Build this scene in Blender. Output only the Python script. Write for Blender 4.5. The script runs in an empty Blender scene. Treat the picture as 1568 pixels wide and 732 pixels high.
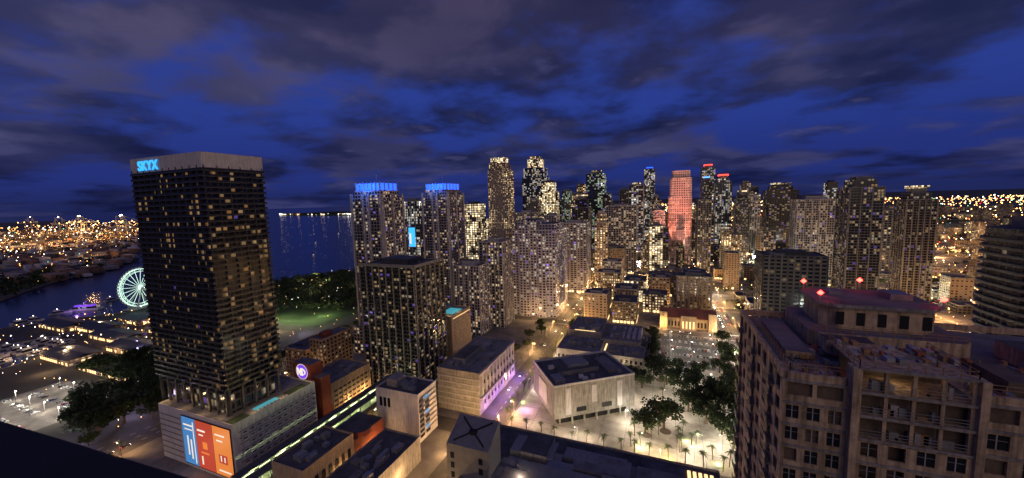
import bpy, math, random
from mathutils import Vector, Matrix
rnd=random.Random(7)
sc=bpy.context.scene
sc.view_settings.view_transform='Standard'; sc.view_settings.look='None'; sc.view_settings.exposure=0
COL=sc.collection
# ------------------------------------------------------------------ materials
class NT:
    def __init__(s,name):
        s.m=bpy.data.materials.new(name); s.m.use_nodes=True; s.t=s.m.node_tree; s.t.nodes.clear()
        s.o=s.t.nodes.new('ShaderNodeOutputMaterial'); s.b=s.t.nodes.new('ShaderNodeBsdfPrincipled')
        s.t.links.new(s.b.outputs[0],s.o.inputs[0])
    def n(s,t,**k):
        x=s.t.nodes.new(t)
        for a,b in k.items(): setattr(x,a,b)
        return x
    def l(s,a,b): s.t.links.new(a,b)
    def put(s,inp,v):
        if hasattr(v,'is_linked') or hasattr(v,'links'): s.l(v,inp)
        else: inp.default_value=v
    def M(s,op,a,b=0.0,c=None):
        x=s.n('ShaderNodeMath',operation=op); s.put(x.inputs[0],a); s.put(x.inputs[1],b)
        if c is not None: s.put(x.inputs[2],c)
        return x.outputs[0]
    def mix(s,f,a,b,bt='MIX'):
        x=s.n('ShaderNodeMix',data_type='RGBA',blend_type=bt); s.put(x.inputs[0],f); s.put(x.inputs[6],a); s.put(x.inputs[7],b)
        return x.outputs[2]
def c4(c): return (c[0],c[1],c[2],1)
def plain(name,col,rough=.8,var=.25,scale=.3,bump=0.0,metal=0.,spec=.3,stain=0):
    N=NT(name); tc=N.n('ShaderNodeTexCoord')
    no=N.n('ShaderNodeTexNoise'); no.inputs['Scale'].default_value=scale; no.inputs['Detail'].default_value=6; no.inputs['Roughness'].default_value=.65
    N.l(tc.outputs['Object'],no.inputs['Vector'])
    f=N.M('MULTIPLY_ADD',no.outputs[0],2.2,-.6)
    cl=N.n('ShaderNodeClamp'); N.l(f,cl.inputs[0])
    lo=[c*(1-var) for c in col]; hi=[min(1,c*(1+var)) for c in col]
    cc=N.mix(cl.outputs[0],c4(lo),c4(hi))
    if stain:
        mp=N.n('ShaderNodeMapping'); mp.inputs['Scale'].default_value=(1.6,1.6,.12); N.l(tc.outputs['Object'],mp.inputs[0])
        n2=N.n('ShaderNodeTexNoise'); n2.inputs['Scale'].default_value=1; n2.inputs['Detail'].default_value=5; N.l(mp.outputs[0],n2.inputs['Vector'])
        r=N.n('ShaderNodeMapRange'); r.inputs[1].default_value=.42; r.inputs[2].default_value=.62; r.inputs[3].default_value=1; r.inputs[4].default_value=1-stain; N.l(n2.outputs[0],r.inputs[0])
        cc=N.mix(1.0,cc,r.outputs[0],'MULTIPLY')
    N.l(cc,N.b.inputs['Base Color'])
    N.b.inputs['Roughness'].default_value=rough; N.b.inputs['Metallic'].default_value=metal
    N.b.inputs['Specular IOR Level'].default_value=spec
    if bump:
        bp=N.n('ShaderNodeBump'); bp.inputs['Strength'].default_value=bump; N.l(no.outputs[0],bp.inputs['Height']); N.l(bp.outputs[0],N.b.inputs['Normal'])
    return N.m
def emis(name,col,st,sampling='AUTO'):
    N=NT(name); N.b.inputs['Base Color'].default_value=c4([c*.3 for c in col]); N.b.inputs['Emission Color'].default_value=c4(col); N.b.inputs['Emission Strength'].default_value=st
    N.m.cycles.emission_sampling=sampling
    return N.m
AMB=(1,.55,.2); WARM=(1,.74,.42)
def facade(name,wall,wx=.15,wy0=.2,wy1=.85,p=.3,st=2.5,cA=AMB,cB=WARM,glass=(.012,.014,.02),purple=.03,wallvar=.15,gr=.12,pw=3.0):
    N=NT(name); uv=N.n('ShaderNodeUVMap'); sp=N.n('ShaderNodeSeparateXYZ'); N.l(uv.outputs[0],sp.inputs[0])
    u,v=sp.outputs[0],sp.outputs[1]
    fu,fv=N.M('FLOOR',u),N.M('FLOOR',v); fx,fy=N.M('SUBTRACT',u,fu),N.M('SUBTRACT',v,fv)
    oi=N.n('ShaderNodeObjectInfo'); cb=N.n('ShaderNodeCombineXYZ'); N.l(fu,cb.inputs[0]); N.l(fv,cb.inputs[1]); N.l(N.M('MULTIPLY',oi.outputs['Random'],97.3),cb.inputs[2])
    wn=N.n('ShaderNodeTexWhiteNoise',noise_dimensions='3D'); N.l(cb.outputs[0],wn.inputs['Vector'])
    s2=N.n('ShaderNodeSeparateColor'); N.l(wn.outputs['Color'],s2.inputs[0])
    no=N.n('ShaderNodeTexNoise'); no.inputs['Scale'].default_value=.17; no.inputs['Detail'].default_value=2; N.l(cb.outputs[0],no.inputs['Vector'])
    nn=N.M('MULTIPLY_ADD',no.outputs[0],5.0,-1.5)
    lit=N.M('LESS_THAN',wn.outputs['Value'],N.M('MULTIPLY',nn,p))
    mask=N.M('MULTIPLY',N.M('MULTIPLY',N.M('GREATER_THAN',fx,wx),N.M('LESS_THAN',fx,1-wx)),N.M('MULTIPLY',N.M('GREATER_THAN',fy,wy0),N.M('LESS_THAN',fy,wy1)))
    inten=N.M('MULTIPLY_ADD',N.M('POWER',s2.outputs[0],pw),1.0,.1)
    inten=N.M('MULTIPLY',inten,N.M('MULTIPLY_ADD',fy,.7,.5))
    cur=N.M('GREATER_THAN',fx,N.M('MULTIPLY_ADD',s2.outputs[2],.55,.0))
    inten=N.M('MULTIPLY',inten,N.M('MULTIPLY_ADD',cur,.65,.35))
    es=N.M('MULTIPLY',N.M('MULTIPLY',lit,mask),N.M('MULTIPLY',inten,st))
    col=N.mix(s2.outputs[1],c4(cA),c4(cB))
    col=N.mix(N.M('LESS_THAN',s2.outputs[2],purple),col,(.35,.2,1,1))
    n2=N.n('ShaderNodeTexNoise'); n2.inputs['Scale'].default_value=.08; n2.inputs['Detail'].default_value=5
    tc=N.n('ShaderNodeTexCoord'); N.l(tc.outputs['Object'],n2.inputs['Vector'])
    wc=N.mix(n2.outputs[0],c4([c*(1-wallvar*1.6) for c in wall]),c4([min(1,c*(1+wallvar)) for c in wall]))
    vr=N.M('MULTIPLY_ADD',oi.outputs['Random'],.7,.5)
    wc=N.mix(1.0,wc,vr,'MULTIPLY')
    N.l(N.mix(mask,wc,c4(glass)),N.b.inputs['Base Color'])
    N.l(N.M('MULTIPLY_ADD',mask,gr-.75,.75),N.b.inputs['Roughness'])
    N.l(col,N.b.inputs['Emission Color']); N.l(es,N.b.inputs['Emission Strength'])
    N.m.cycles.emission_sampling='NONE'
    return N.m
MT={}
MT['blackglass']=facade('black_glass_facade',(.02,.02,.022),.1,.12,.9,.2,1.7,(1,.5,.16),(1,.66,.32),purple=.03,pw=2)
MT['darkcondo']=facade('dark_condo_facade',(.05,.05,.055),.1,.12,.85,.22,2.6,(1,.6,.25),(1,.85,.6),purple=.12)
MT['dimcondo']=facade('dim_condo_facade',(.09,.08,.075),.15,.2,.8,.06,1.4,(1,.6,.25),(1,.85,.6),purple=.0)
MT['white']=facade('white_condo_facade',(.32,.29,.3),.17,.15,.82,.3,4.4,(1,.58,.25),(1,.88,.65),purple=.05)
MT['grey']=facade('grey_condo_facade',(.14,.13,.14),.16,.18,.82,.34,4.8,(1,.58,.25),(1,.84,.56),purple=.05)
MT['beige']=facade('beige_office_facade',(.24,.17,.11),.2,.25,.78,.5,4.2,(1,.6,.25),(1,.8,.48),purple=.0,pw=2)
MT['glass']=facade('glass_office_facade',(.05,.06,.07),.06,.15,.9,.42,4.0,(1,.7,.38),(.85,.95,1),purple=.04)
MT['green']=facade('green_glass_facade',(.03,.05,.05),.06,.12,.92,.4,3.0,(.6,1,.8),(1,.85,.5),purple=.03)
MT['bright']=facade('bright_office_facade',(.2,.17,.13),.08,.2,.9,.85,3.4,(1,.68,.32),(1,.86,.6),purple=.0,pw=1.5)
MT['loft']=facade('loft_facade',(.38,.34,.37),.2,.2,.76,.33,5.0,(1,.72,.4),(1,.95,.85),glass=(.02,.02,.03),purple=.12)
MT['low']=facade('lowrise_facade',(.2,.15,.11),.2,.3,.7,.4,3.8,(1,.5,.17),(1,.78,.45),purple=.02)
MT['lowwarm']=facade('old_masonry_facade',(.34,.24,.15),.26,.25,.74,.26,2.6,(1,.55,.2),(1,.78,.45),purple=0)
MT['conc']=plain('concrete',(.27,.245,.22),.85,.3,.25,.1,stain=.4)
MT['rawconc']=plain('raw_concrete',(.46,.33,.21),.9,.35,.9,.3,stain=.5)
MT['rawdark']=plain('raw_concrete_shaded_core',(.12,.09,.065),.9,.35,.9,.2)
MT['whitepaint']=plain('white_painted_concrete',(.48,.45,.44),.7,.15,.2,stain=.25)
MT['slabw']=plain('pale_balcony_slab',(.32,.295,.29),.8,.2,.15)
MT['slabd']=plain('dark_balcony_slab',(.05,.05,.055),.6,.3,.4)
MT['slabg']=plain('grey_slab',(.16,.155,.15),.8,.2,.3)
MT['rail']=plain('dark_glass_railing',(.018,.018,.02),.25,.2,.5,spec=.5)
MT['roof']=plain('dark_membrane_roof',(.07,.068,.07),.9,.6,.12,.1)
MT['roofl']=plain('gravel_roof',(.15,.14,.135),.9,.5,.15,.1)
MT['mech']=plain('rooftop_metal',(.2,.2,.21),.5,.3,.7,metal=.3)
MT['brick']=plain('red_brick',(.24,.06,.03),.85,.3,.6,.1)
MT['tan']=plain('tan_stucco',(.38,.28,.17),.85,.2,.3,stain=.3)
MT['terra']=plain('terracotta_tiles',(.3,.1,.05),.8,.3,.5)
MT['asphalt']=plain('asphalt',(.055,.05,.047),.75,.4,.08,.05)
MT['pave']=plain('concrete_pavement',(.15,.135,.12),.85,.45,.08,.05)
MT['plaza']=plain('pale_plaza_paving',(.36,.32,.26),.8,.45,.1,.05)
MT['dirt']=plain('city_ground',(.06,.055,.045),.95,.5,.01)
MT['grass']=plain('grass',(.03,.05,.018),.95,.4,.1,.2)
MT['paint']=plain('road_paint',(.6,.6,.56),.7,.25,1.)
MT['leafd']=plain('tree_leaves',(.035,.05,.02),.85,.55,.35,spec=.15)
MT['palm']=plain('palm_fronds',(.07,.1,.03),.7,.3,.8)
MT['bark']=plain('bark',(.12,.08,.055),.9,.3,2)
MT['winglass']=plain('window_glass',(.015,.017,.02),.1,.2,1,spec=.6)
MT['black']=plain('black_roof_edge',(.012,.012,.014),.8,.2,1)
MT['steel']=plain('painted_steel',(.3,.3,.3),.5,.2,1,metal=.5)
MT['wood']=plain('formwork_timber',(.3,.17,.08),.8,.4,1.5)
MT['port']=plain('port_yard',(.1,.075,.05),.9,.6,.006)
MT['containers']=plain('container_paint',(.2,.12,.08),.7,.7,.02)
MT['pool']=emis('pool_water',(.1,.6,.75),.45,'NONE')
MT['eblue']=emis('blue_crown_light',(.02,.1,1.),2.4)
MT['eblue2']=emis('blue_lamp',(.12,.35,1.),2.5)
MT['ecyan']=emis('cyan_sign_light',(.04,.4,1.),1.5)
MT['epurple']=emis('purple_light',(.22,.06,.9),.9)
MT['ered']=emis('red_beacon',(1,.03,.02),20)
MT['ered2']=emis('red_light',(1,.05,.03),4)
MT['ewarm']=emis('sodium_lamp',(1,.5,.15),9,'NONE')
MT['ewhite']=emis('white_lamp',(1,.9,.75),9,'NONE')
MT['eorlamp']=emis('port_sodium_lamp',(1,.45,.12),3.2,'NONE')
MT['ewarm2']=emis('warm_strip_light',(1,.66,.3),1.6,'NONE')
MT['eshop']=emis('shopfront_glazing',(1,.62,.28),2.2,'NONE')
MT['egreen']=emis('green_lamp',(.25,1,.5),3.5,'NONE')
MT['eyg']=emis('fluorescent_platform_light',(.8,1,.5),2.6)
MT['ewheel']=emis('wheel_light',(.68,1,.82),1.3,'NONE')
MT['eorange']=emis('billboard_orange',(1,.3,.06),.7); MT['ered3']=emis('billboard_red',(.8,.1,.05),.5); MT['ebb']=emis('billboard_blue',(.08,.3,.7),.65); MT['ebw']=emis('billboard_white',(1,.9,.75),.85)
MT['carhead']=emis('car_headlight',(1,.93,.8),30,'NONE'); MT['cartail']=emis('car_taillight',(1,.05,.02),12,'NONE')
MT['coral']=facade('coral_stone_facade',(.6,.42,.38),.22,.25,.75,.6,1.6,(1,.5,.3),(1,.75,.55),purple=0)
def carpaint():
    N=NT('car_paint'); oi=N.n('ShaderNodeObjectInfo'); r=N.n('ShaderNodeValToRGB'); N.l(oi.outputs['Random'],r.inputs[0]); r.color_ramp.interpolation='CONSTANT'
    cs=[(0,(.5,.5,.5)),(.3,(.02,.02,.025)),(.5,(.2,.21,.22)),(.68,(.3,.02,.02)),(.8,(.02,.05,.15)),(.88,(.6,.6,.58))]
    while len(r.color_ramp.elements)<len(cs): r.color_ramp.elements.new(.5)
    for e,(p,c) in zip(r.color_ramp.elements,cs): e.position=p; e.color=c4(c)
    N.l(r.outputs[0],N.b.inputs['Base Color']); N.b.inputs['Roughness'].default_value=.3; return N.m
MT['car']=carpaint()
def watermat():
    N=NT('bay_water'); N.b.inputs['Base Color'].default_value=(.007,.017,.06,1); N.b.inputs['Roughness'].default_value=.16; N.b.inputs['IOR'].default_value=1.33
    tc=N.n('ShaderNodeTexCoord'); a=N.n('ShaderNodeTexNoise'); a.inputs['Scale'].default_value=.12; a.inputs['Detail'].default_value=6; N.l(tc.outputs['Object'],a.inputs['Vector'])
    bp=N.n('ShaderNodeBump'); bp.inputs['Strength'].default_value=.35; bp.inputs['Distance'].default_value=2.; N.l(a.outputs[0],bp.inputs['Height']); N.l(bp.outputs[0],N.b.inputs['Normal']); return N.m
MT['water']=watermat()
# ------------------------------------------------------------------ mesh builder
class MB:
    def __init__(s): s.v=[];s.f=[];s.m=[];s.uv=[];s.ml=[]
    def mi(s,k):
        if k not in s.ml: s.ml.append(k)
        return s.ml.index(k)
    def quad(s,p,mat,uv=None):
        i=len(s.v); s.v+=[tuple(q) for q in p]; s.f.append(tuple(range(i,i+len(p)))); s.m.append(s.mi(mat)); s.uv.append(uv or [(0.5,0.05)]*len(p))
    def box(s,x0,x1,y0,y1,z0,z1,mat,top=None,bay=None,fh=3.3,rot=None,bottom=False):
        c=[(x0,y0),(x1,y0),(x1,y1),(x0,y1)]
        if rot:
            a,cx,cy=rot; ca,sa=math.cos(a),math.sin(a)
            c=[(cx+(x-cx)*ca-(y-cy)*sa, cy+(x-cx)*sa+(y-cy)*ca) for x,y in c]
        s.prism(c,z0,z1,mat,top or mat,bay,fh,bottom)
    def prism(s,c,z0,z1,mat,top=None,bay=None,fh=3.3,bottom=False,c2=None):
        n=len(c); c2=c2 or c; off=rnd.randint(0,900)
        for i in range(n):
            a,b=c[i],c[(i+1)%n]; a2,b2=c2[i],c2[(i+1)%n]
            if bay:
                L=math.hypot(a[0]-b[0],a[1]-b[1]); nb=max(1,round(L/bay)); o=off+i*61
                uv=[(o,z0/fh),(o+nb,z0/fh),(o+nb,z1/fh),(o,z1/fh)]
            else: uv=None
            s.quad([(a[0],a[1],z0),(b[0],b[1],z0),(b2[0],b2[1],z1),(a2[0],a2[1],z1)],mat,uv)
        s.quad([(q[0],q[1],z1) for q in c2],top or mat)
        if bottom: s.quad([(q[0],q[1],z0) for q in reversed(c)],top or mat)
    def cyl(s,x,y,r,z0,z1,mat,n=20,top=None,bay=None,fh=3.3,r2=None):
        c=[(x+r*math.cos(t*2*math.pi/n),y+r*math.sin(t*2*math.pi/n)) for t in range(n)]
        r2=r if r2 is None else r2
        c2=[(x+r2*math.cos(t*2*math.pi/n),y+r2*math.sin(t*2*math.pi/n)) for t in range(n)]
        s.prism(c,z0,z1,mat,top,bay,fh,c2=c2)
    def beam(s,a,b,w,mat):
        a,b=Vector(a),Vector(b); d=(b-a); 
        if d.length<1e-6: return
        d.normalize(); up=Vector((0,0,1)) if abs(d.z)<.9 else Vector((1,0,0)); r=d.cross(up).normalized()*w/2; t=d.cross(r).normalized()*w/2
        A=[a-r-t,a+r-t,a+r+t,a-r+t];B=[q+(b-a) for q in A]
        for i in range(4): s.quad([A[i],A[(i+1)%4],B[(i+1)%4],B[i]],mat)
        s.quad(A[::-1],mat); s.quad(B,mat)
    def dot(s,x,y,z,r,mat):
        p=[(x+r,y,z),(x,y+r,z),(x-r,y,z),(x,y-r,z)]; t=(x,y,z+r); b=(x,y,z-r)
        for i in range(4): s.quad([p[i],p[(i+1)%4],t],mat); s.quad([p[(i+1)%4],p[i],b],mat)
    def mesh(s,name):
        me=bpy.data.meshes.new(name); me.from_pydata(s.v,[],s.f)
        for k in s.ml: me.materials.append(MT[k])
        me.polygons.foreach_set('material_index',s.m)
        ul=me.uv_layers.new(name='UVMap'); fl=[]
        for u in s.uv:
            for q in u: fl+=[q[0],q[1]]
        ul.data.foreach_set('uv',fl); me.update(); return me
    def build(s,name,parent=None,loc=None):
        ob=bpy.data.objects.new(name,s.mesh(name)); COL.objects.link(ob)
        if loc: ob.location=loc
        if parent: ob.parent=parent
        return ob
def inst(name,me,loc,rz=0,sc_=1):
    ob=bpy.data.objects.new(name,me); ob.location=loc; ob.rotation_euler=(0,0,rz); ob.scale=(sc_,)*3; COL.objects.link(ob); return ob
def light(name,loc,power,col,r=1.0,parent=None):
    l=bpy.data.lights.new(name,'POINT'); l.energy=power; l.color=col; l.shadow_soft_size=r
    ob=bpy.data.objects.new(name,l); ob.location=loc; COL.objects.link(ob)
    if parent: ob.parent=parent
    return ob
def spot(name,loc,target,power,col,size=70,r=1.0):
    l=bpy.data.lights.new(name,'SPOT'); l.energy=power; l.color=col; l.shadow_soft_size=r; l.spot_size=math.radians(size); l.spot_blend=.6
    ob=bpy.data.objects.new(name,l); ob.location=loc; ob.rotation_euler=(Vector(target)-Vector(loc)).to_track_quat('-Z','Y').to_euler(); COL.objects.link(ob); return ob
RECTS=[]
def clash(x0,x1,y0,y1,m=3):
    return any(x0<b+m and x1>a-m and y0<d+m and y1>c-m for a,b,c,d in RECTS)
def rooftop(b,x0,x1,y0,y1,z,roof='roof',par='conc',n=3,ph=1.1):
    t=.35
    b.box(x0,x1,y0,y0+t,z,z+ph,par);b.box(x0,x1,y1-t,y1,z,z+ph,par);b.box(x0,x0+t,y0+t,y1-t,z,z+ph,par);b.box(x1-t,x1,y0+t,y1-t,z,z+ph,par)
    w,d=x1-x0,y1-y0
    for i in range(n):
        a=rnd.uniform(x0+.1*w,x0+.75*w); c=rnd.uniform(y0+.1*d,y0+.75*d); ww=rnd.uniform(.05,.2)*w; dd=rnd.uniform(.05,.2)*d
        b.box(a,a+ww,c,c+dd,z,z+rnd.uniform(.9,3.0)+i*.013,rnd.choice(['mech','slabg','roofl','mech']))
def shops(b,x0,x1,y0,y1,o=.9,pr=.6):
    k=x0+1
    while k<x1-4:
        if rnd.random()<pr: b.box(k,k+3,y0-o-.06,y0-o,.8,3.6,'eshop')
        k+=4.2
    k=y0+1
    while k<y1-4:
        if rnd.random()<pr: b.box(x0-o-.06,x0-o,k,k+3,.8,3.6,'eshop')
        if rnd.random()<pr: b.box(x1+o,x1+o+.06,k,k+3,.8,3.6,'eshop')
        k+=4.2
def tower(name,x0,x1,y0,y1,h,style,slab='slabw',fh=3.3,bay=3.6,prot=.7,piers=0,pierm=None,crown=None,mech=True,z0=0,railing=None,thick=.35,build=True,b=None,ph=5,setback=0):
    own=b is None; b=b or MB(); RECTS.append((x0,x1,y0,y1))
    h0=h
    if setback:
        h0=h*(1-setback); w,d=x1-x0,y1-y0
        b.box(x0+w*.14,x1-w*.14,y0+d*.14,y1-d*.14,h0,h,style,'roof',bay,fh)
    b.box(x0,x1,y0,y1,z0,h0,style,'roof',bay,fh)
    n=int(h/fh)
    if prot>0:
        for i in range(max(1,int(z0/fh)+1),n+1):
            z=i*fh
            if z+thick>h0: break
            b.box(x0-prot,x1+prot,y0-prot,y1+prot,z-.02,z+thick,slab,bottom=True)
            if railing:
                r=.08;zz=z+thick
                b.box(x0-prot,x1+prot,y0-prot,y0-prot+r,zz,zz+.85,railing);b.box(x0-prot,x0-prot+r,y0-prot+r,y1+prot,zz,zz+.85,railing);b.box(x1+prot-r,x1+prot,y0-prot+r,y1+prot,zz,zz+.85,railing)
    if piers:
        pm=pierm or slab; pw=.45; pp=prot+.25
        for k in range(piers+1):
            xx=x0+(x1-x0)*k/piers
            b.box(xx-pw,xx+pw,y0-pp,y0+.1,z0,h0+.6,pm)
        ny=max(1,round(piers*(y1-y0)/(x1-x0)))
        for k in range(ny+1):
            yy=y0+(y1-y0)*k/ny
            b.box(x0-pp,x0+.1,yy-pw,yy+pw,z0,h0+.5,pm);b.box(x1-.1,x1+pp,yy-pw,yy+pw,z0,h0+.55,pm)
    rooftop(b,x0,x1,y0,y1,h0,n=3,par=slab)
    w,d=x1-x0,y1-y0
    if mech: b.box(x0+w*.25,x1-w*.25,y0+d*.25,y1-d*.25,h,h+ph,slab,'roof')
    if crown:
        b.box(x0+w*.2,x1-w*.2,y0+d*.2,y1-d*.2,h+ph+.01,h+ph+3,crown,bay=3,fh=3)
    if own and build: return b.build(name)
    return b
# ------------------------------------------------------------------ camera
H=150.;F_=575.;P_=math.radians(5.76);R_=math.radians(1.6);YW=math.radians(22)
cr,sr=math.cos(R_),math.sin(R_);cp,sp_=math.cos(P_),math.sin(P_);cy,sy=math.cos(YW),math.sin(YW)
R0=Vector((cy,sy,0));FW=Vector((-sy*cp,cy*cp,-sp_));U0=Vector((-sy*sp_,cy*sp_,cp))
ra=R0*cr-U0*sr; ua=U0*cr+R0*sr
M=Matrix((( ra.x,ua.x,-FW.x,0),(ra.y,ua.y,-FW.y,0),(ra.z,ua.z,-FW.z,H),(0,0,0,1)))
cd=bpy.data.cameras.new('camera'); cd.sensor_width=36; cd.lens=36*F_/1568; cd.clip_start=.3; cd.clip_end=120000
cam=bpy.data.objects.new('camera',cd); COL.objects.link(cam); cam.matrix_world=M; sc.camera=cam
# ------------------------------------------------------------------ world
w=bpy.data.worlds.new('World'); sc.world=w; w.use_nodes=True; t=w.node_tree; t.nodes.clear()
class WN(NT):
    def __init__(s): s.t=t
W=WN(); out=W.n('ShaderNodeOutputWorld'); bg=W.n('ShaderNodeBackground'); W.l(bg.outputs[0],out.inputs[0])
tc=W.n('ShaderNodeTexCoord'); sp=W.n('ShaderNodeSeparateXYZ'); W.l(tc.outputs['Generated'],sp.inputs[0])
z=W.M('MAXIMUM',sp.outputs[2],0.0); den=W.M('ADD',z,.16)
cb=W.n('ShaderNodeCombineXYZ'); W.l(W.M('DIVIDE',sp.outputs[0],den),cb.inputs[0]); W.l(W.M('DIVIDE',sp.outputs[1],den),cb.inputs[1]); cb.inputs[2].default_value=3.1
def wnoise(scale,detail,rough,off,dist=0):
    n=W.n('ShaderNodeTexNoise'); n.inputs['Scale'].default_value=scale; n.inputs['Detail'].default_value=detail; n.inputs['Roughness'].default_value=rough; n.inputs['Distortion'].default_value=dist
    mp=W.n('ShaderNodeMapping'); mp.inputs['Location'].default_value=off; W.l(cb.outputs[0],mp.inputs[0]); W.l(mp.outputs[0],n.inputs['Vector']); return n.outputs[0]
n1=wnoise(.8,9,.5,(1.3,4.2,0),.2); n2=wnoise(2.2,9,.54,(7,2,1),.1); n3=wnoise(.5,4,.5,(3,9,5)); n4=wnoise(1.4,10,.5,(12,5,3),.15)
def ramp(v,els,ip='EASE'):
    r=W.n('ShaderNodeValToRGB'); W.l(v,r.inputs[0])
    while len(r.color_ramp.elements)<len(els): r.color_ramp.elements.new(.5)
    for e,(p,c) in zip(r.color_ramp.elements,els): e.position=p; e.color=c4(c)
    r.color_ramp.interpolation=ip; return r.outputs[0]
blue=ramp(z,[(0,(.014,.021,.10)),(.07,(.017,.031,.19)),(.22,(.022,.046,.27)),(.5,(.03,.054,.29))])
m=W.M('ADD',W.M('MULTIPLY',n1,.6),W.M('MULTIPLY',n2,.4))
cm=ramp(m,[(.42,(0,0,0)),(.55,(1,1,1))])
cc=ramp(n4,[(.36,(.014,.017,.05)),(.48,(.03,.032,.08)),(.60,(.066,.062,.125))])
cc2=ramp(z,[(0,(.5,.6,1.0)),(.2,(.85,.88,1.0)),(.5,(1.35,1.12,.95))])
cloud=W.mix(1.0,cc,cc2,'MULTIPLY')
dark=ramp(n3,[(.35,(.6,.6,.65)),(.6,(1.2,1.17,1.1))])
cloud=W.mix(1.0,cloud,dark,'MULTIPLY')
sk=W.n('ShaderNodeTexSky'); sk.sky_type='NISHITA'; sk.sun_disc=False; sk.sun_elevation=math.radians(-4); sk.sun_rotation=math.radians(200)
skc=W.mix(1.0,sk.outputs[0],(.05,.05,.05,1),'MULTIPLY')
col=W.mix(W.M('MULTIPLY',cm,.9),blue,cloud)
# small low cloud puffs catching the last light
pf=ramp(n2,[(.60,(0,0,0)),(.70,(1,1,1))]); zb=ramp(z,[(.05,(0,0,0)),(.12,(1,1,1)),(.3,(1,1,1)),(.45,(0,0,0))])
col=W.mix(W.M('MULTIPLY',W.M('MULTIPLY',pf,zb),.45),col,(.075,.075,.2,1))
col=W.mix(1.0,col,skc,'ADD')
W.l(col,bg.inputs[0]); bg.inputs[1].default_value=1.0
sl=bpy.data.lights.new('city_glow_fill','SUN'); sl.energy=.5; sl.angle=math.radians(60); sl.color=(1,.76,.55)  # added broad warm fill standing in for city glow; no sun is up
so=bpy.data.objects.new('city_glow_fill',sl); COL.objects.link(so); so.rotation_euler=Vector((-.35,.8,-.4)).to_track_quat('-Z','Y').to_euler()
# ------------------------------------------------------------------ ground, water
def sheet(name,pts,z,mat):
    b=MB(); b.quad([(x,y,z) for x,y in pts],mat); ob=b.build(name)
    import bmesh
    bm=bmesh.new(); bm.from_mesh(ob.data); bmesh.ops.triangulate(bm,faces=bm.faces[:],ngon_method='EAR_CLIP'); bm.to_mesh(ob.data); bm.free(); return ob
SHORE=[(-620,-5000),(-600,150),(-640,200),(-690,205),(-720,150),(-790,130),(-815,200),(-795,241),(-745,292),(-775,338),(-745,430),(-729,527),(-662,654),(-600,800),(-520,1000),(-440,1150),(-470,1500),(-900,2500),(-1500,4000),(-2500,9000),(-4000,25000),(20000,50000),(50000,30000),(50000,-5000)]
sheet('ground',SHORE,0,'dirt')
b=MB()
for a,c in zip(SHORE[:-4],SHORE[1:-3]): b.quad([(a[0],a[1],-1.6),(c[0],c[1],-1.6),(c[0],c[1],.9),(a[0],a[1],.9)],'conc')
b.build('sea_wall')
sheet('bay_water',[(-60000,-60000),(60000,-60000),(60000,60000),(-60000,60000)],-1.5,'water')
PORT=[(-1074,-400),(-1074,261),(-1194,342),(-1518,614),(-2047,844),(-3400,1450),(-6097,2700),(-12000,3800),(-14000,1500),(-9000,-400)]
b=MB(); b.prism(PORT,-1.6,.6,'port','port'); b.build('port_island')
b=MB()
isl=[(-7600,5600),(-6700,5000),(-5500,4700),(-4300,4450),(-3800,4900),(-4500,6000),(-8500,7900)]
b.prism(isl,-1.5,6,'leafd','leafd')
for i in range(260):
    t=rnd.random()*3.999; k=int(t); fr=t-k
    if k<3: x=isl[k][0]+(isl[k+1][0]-isl[k][0])*fr; y=isl[k][1]+(isl[k+1][1]-isl[k][1])*fr
    else: x=rnd.uniform(-7500,-4300); y=5600
    b.box(x,x+rnd.uniform(60,160),y+20,y+80,5,rnd.uniform(12,26),'leafd')
for i in range(60):
    t=rnd.random()**.7*3; k=min(2,int(t)); fr=t-k; x=isl[k][0]+(isl[k+1][0]-isl[k][0])*fr; y=isl[k][1]+(isl[k+1][1]-isl[k][1])*fr
    b.dot(x,y+5,rnd.uniform(12,28),rnd.uniform(3,7),'ewhite' if rnd.random()<.7 else 'ewarm')
b.build('barrier_island')
# ------------------------------------------------------------------ port
b=MB()
def inpoly(x,y,P):
    c=False;j=len(P)-1
    for i in range(len(P)):
        if (P[i][1]>y)!=(P[j][1]>y) and x<(P[j][0]-P[i][0])*(y-P[i][1])/(P[j][1]-P[i][1])+P[i][0]: c=not c
        j=i
    return c
for i in range(1300):
    x=-1150-rnd.random()**1.6*4500; y=-x*rnd.uniform(.2,.48)
    if not inpoly(x,y,PORT) or x>-1300: continue
    w_=rnd.uniform(12,60); d=rnd.uniform(8,26)
    b.box(x,x+w_,y,y+d,.5,rnd.uniform(4,18),rnd.choice(['containers','conc','whitepaint','containers','slabd']))
b.build('container_stacks')
b=MB()
for i in range(1000):
    x=-1250-rnd.random()**1.5*6000; y=-x*rnd.uniform(.2,.5)
    if not inpoly(x,y,PORT): continue
    if x>-1800 and rnd.random()<.6: continue
    k=rnd.random(); b.dot(x,y,rnd.uniform(6,24),-x*.0008*rnd.uniform(.35,1.2),'eorlamp' if k<.55 else 'ewarm' if k<.75 else 'ewhite' if k<.95 else 'egreen')
b.build('port_lamps')
for i in range(26):
    while True:
        x=-1700-rnd.random()**1.2*3800; y=-x*rnd.uniform(.22,.48)
        if inpoly(x,y,PORT): break
    light('port_floodlight',(x,y,40),3.2e5*rnd.uniform(.4,1.5)*(-x/2500)**1.5,(1,.55,.2),5)
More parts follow.
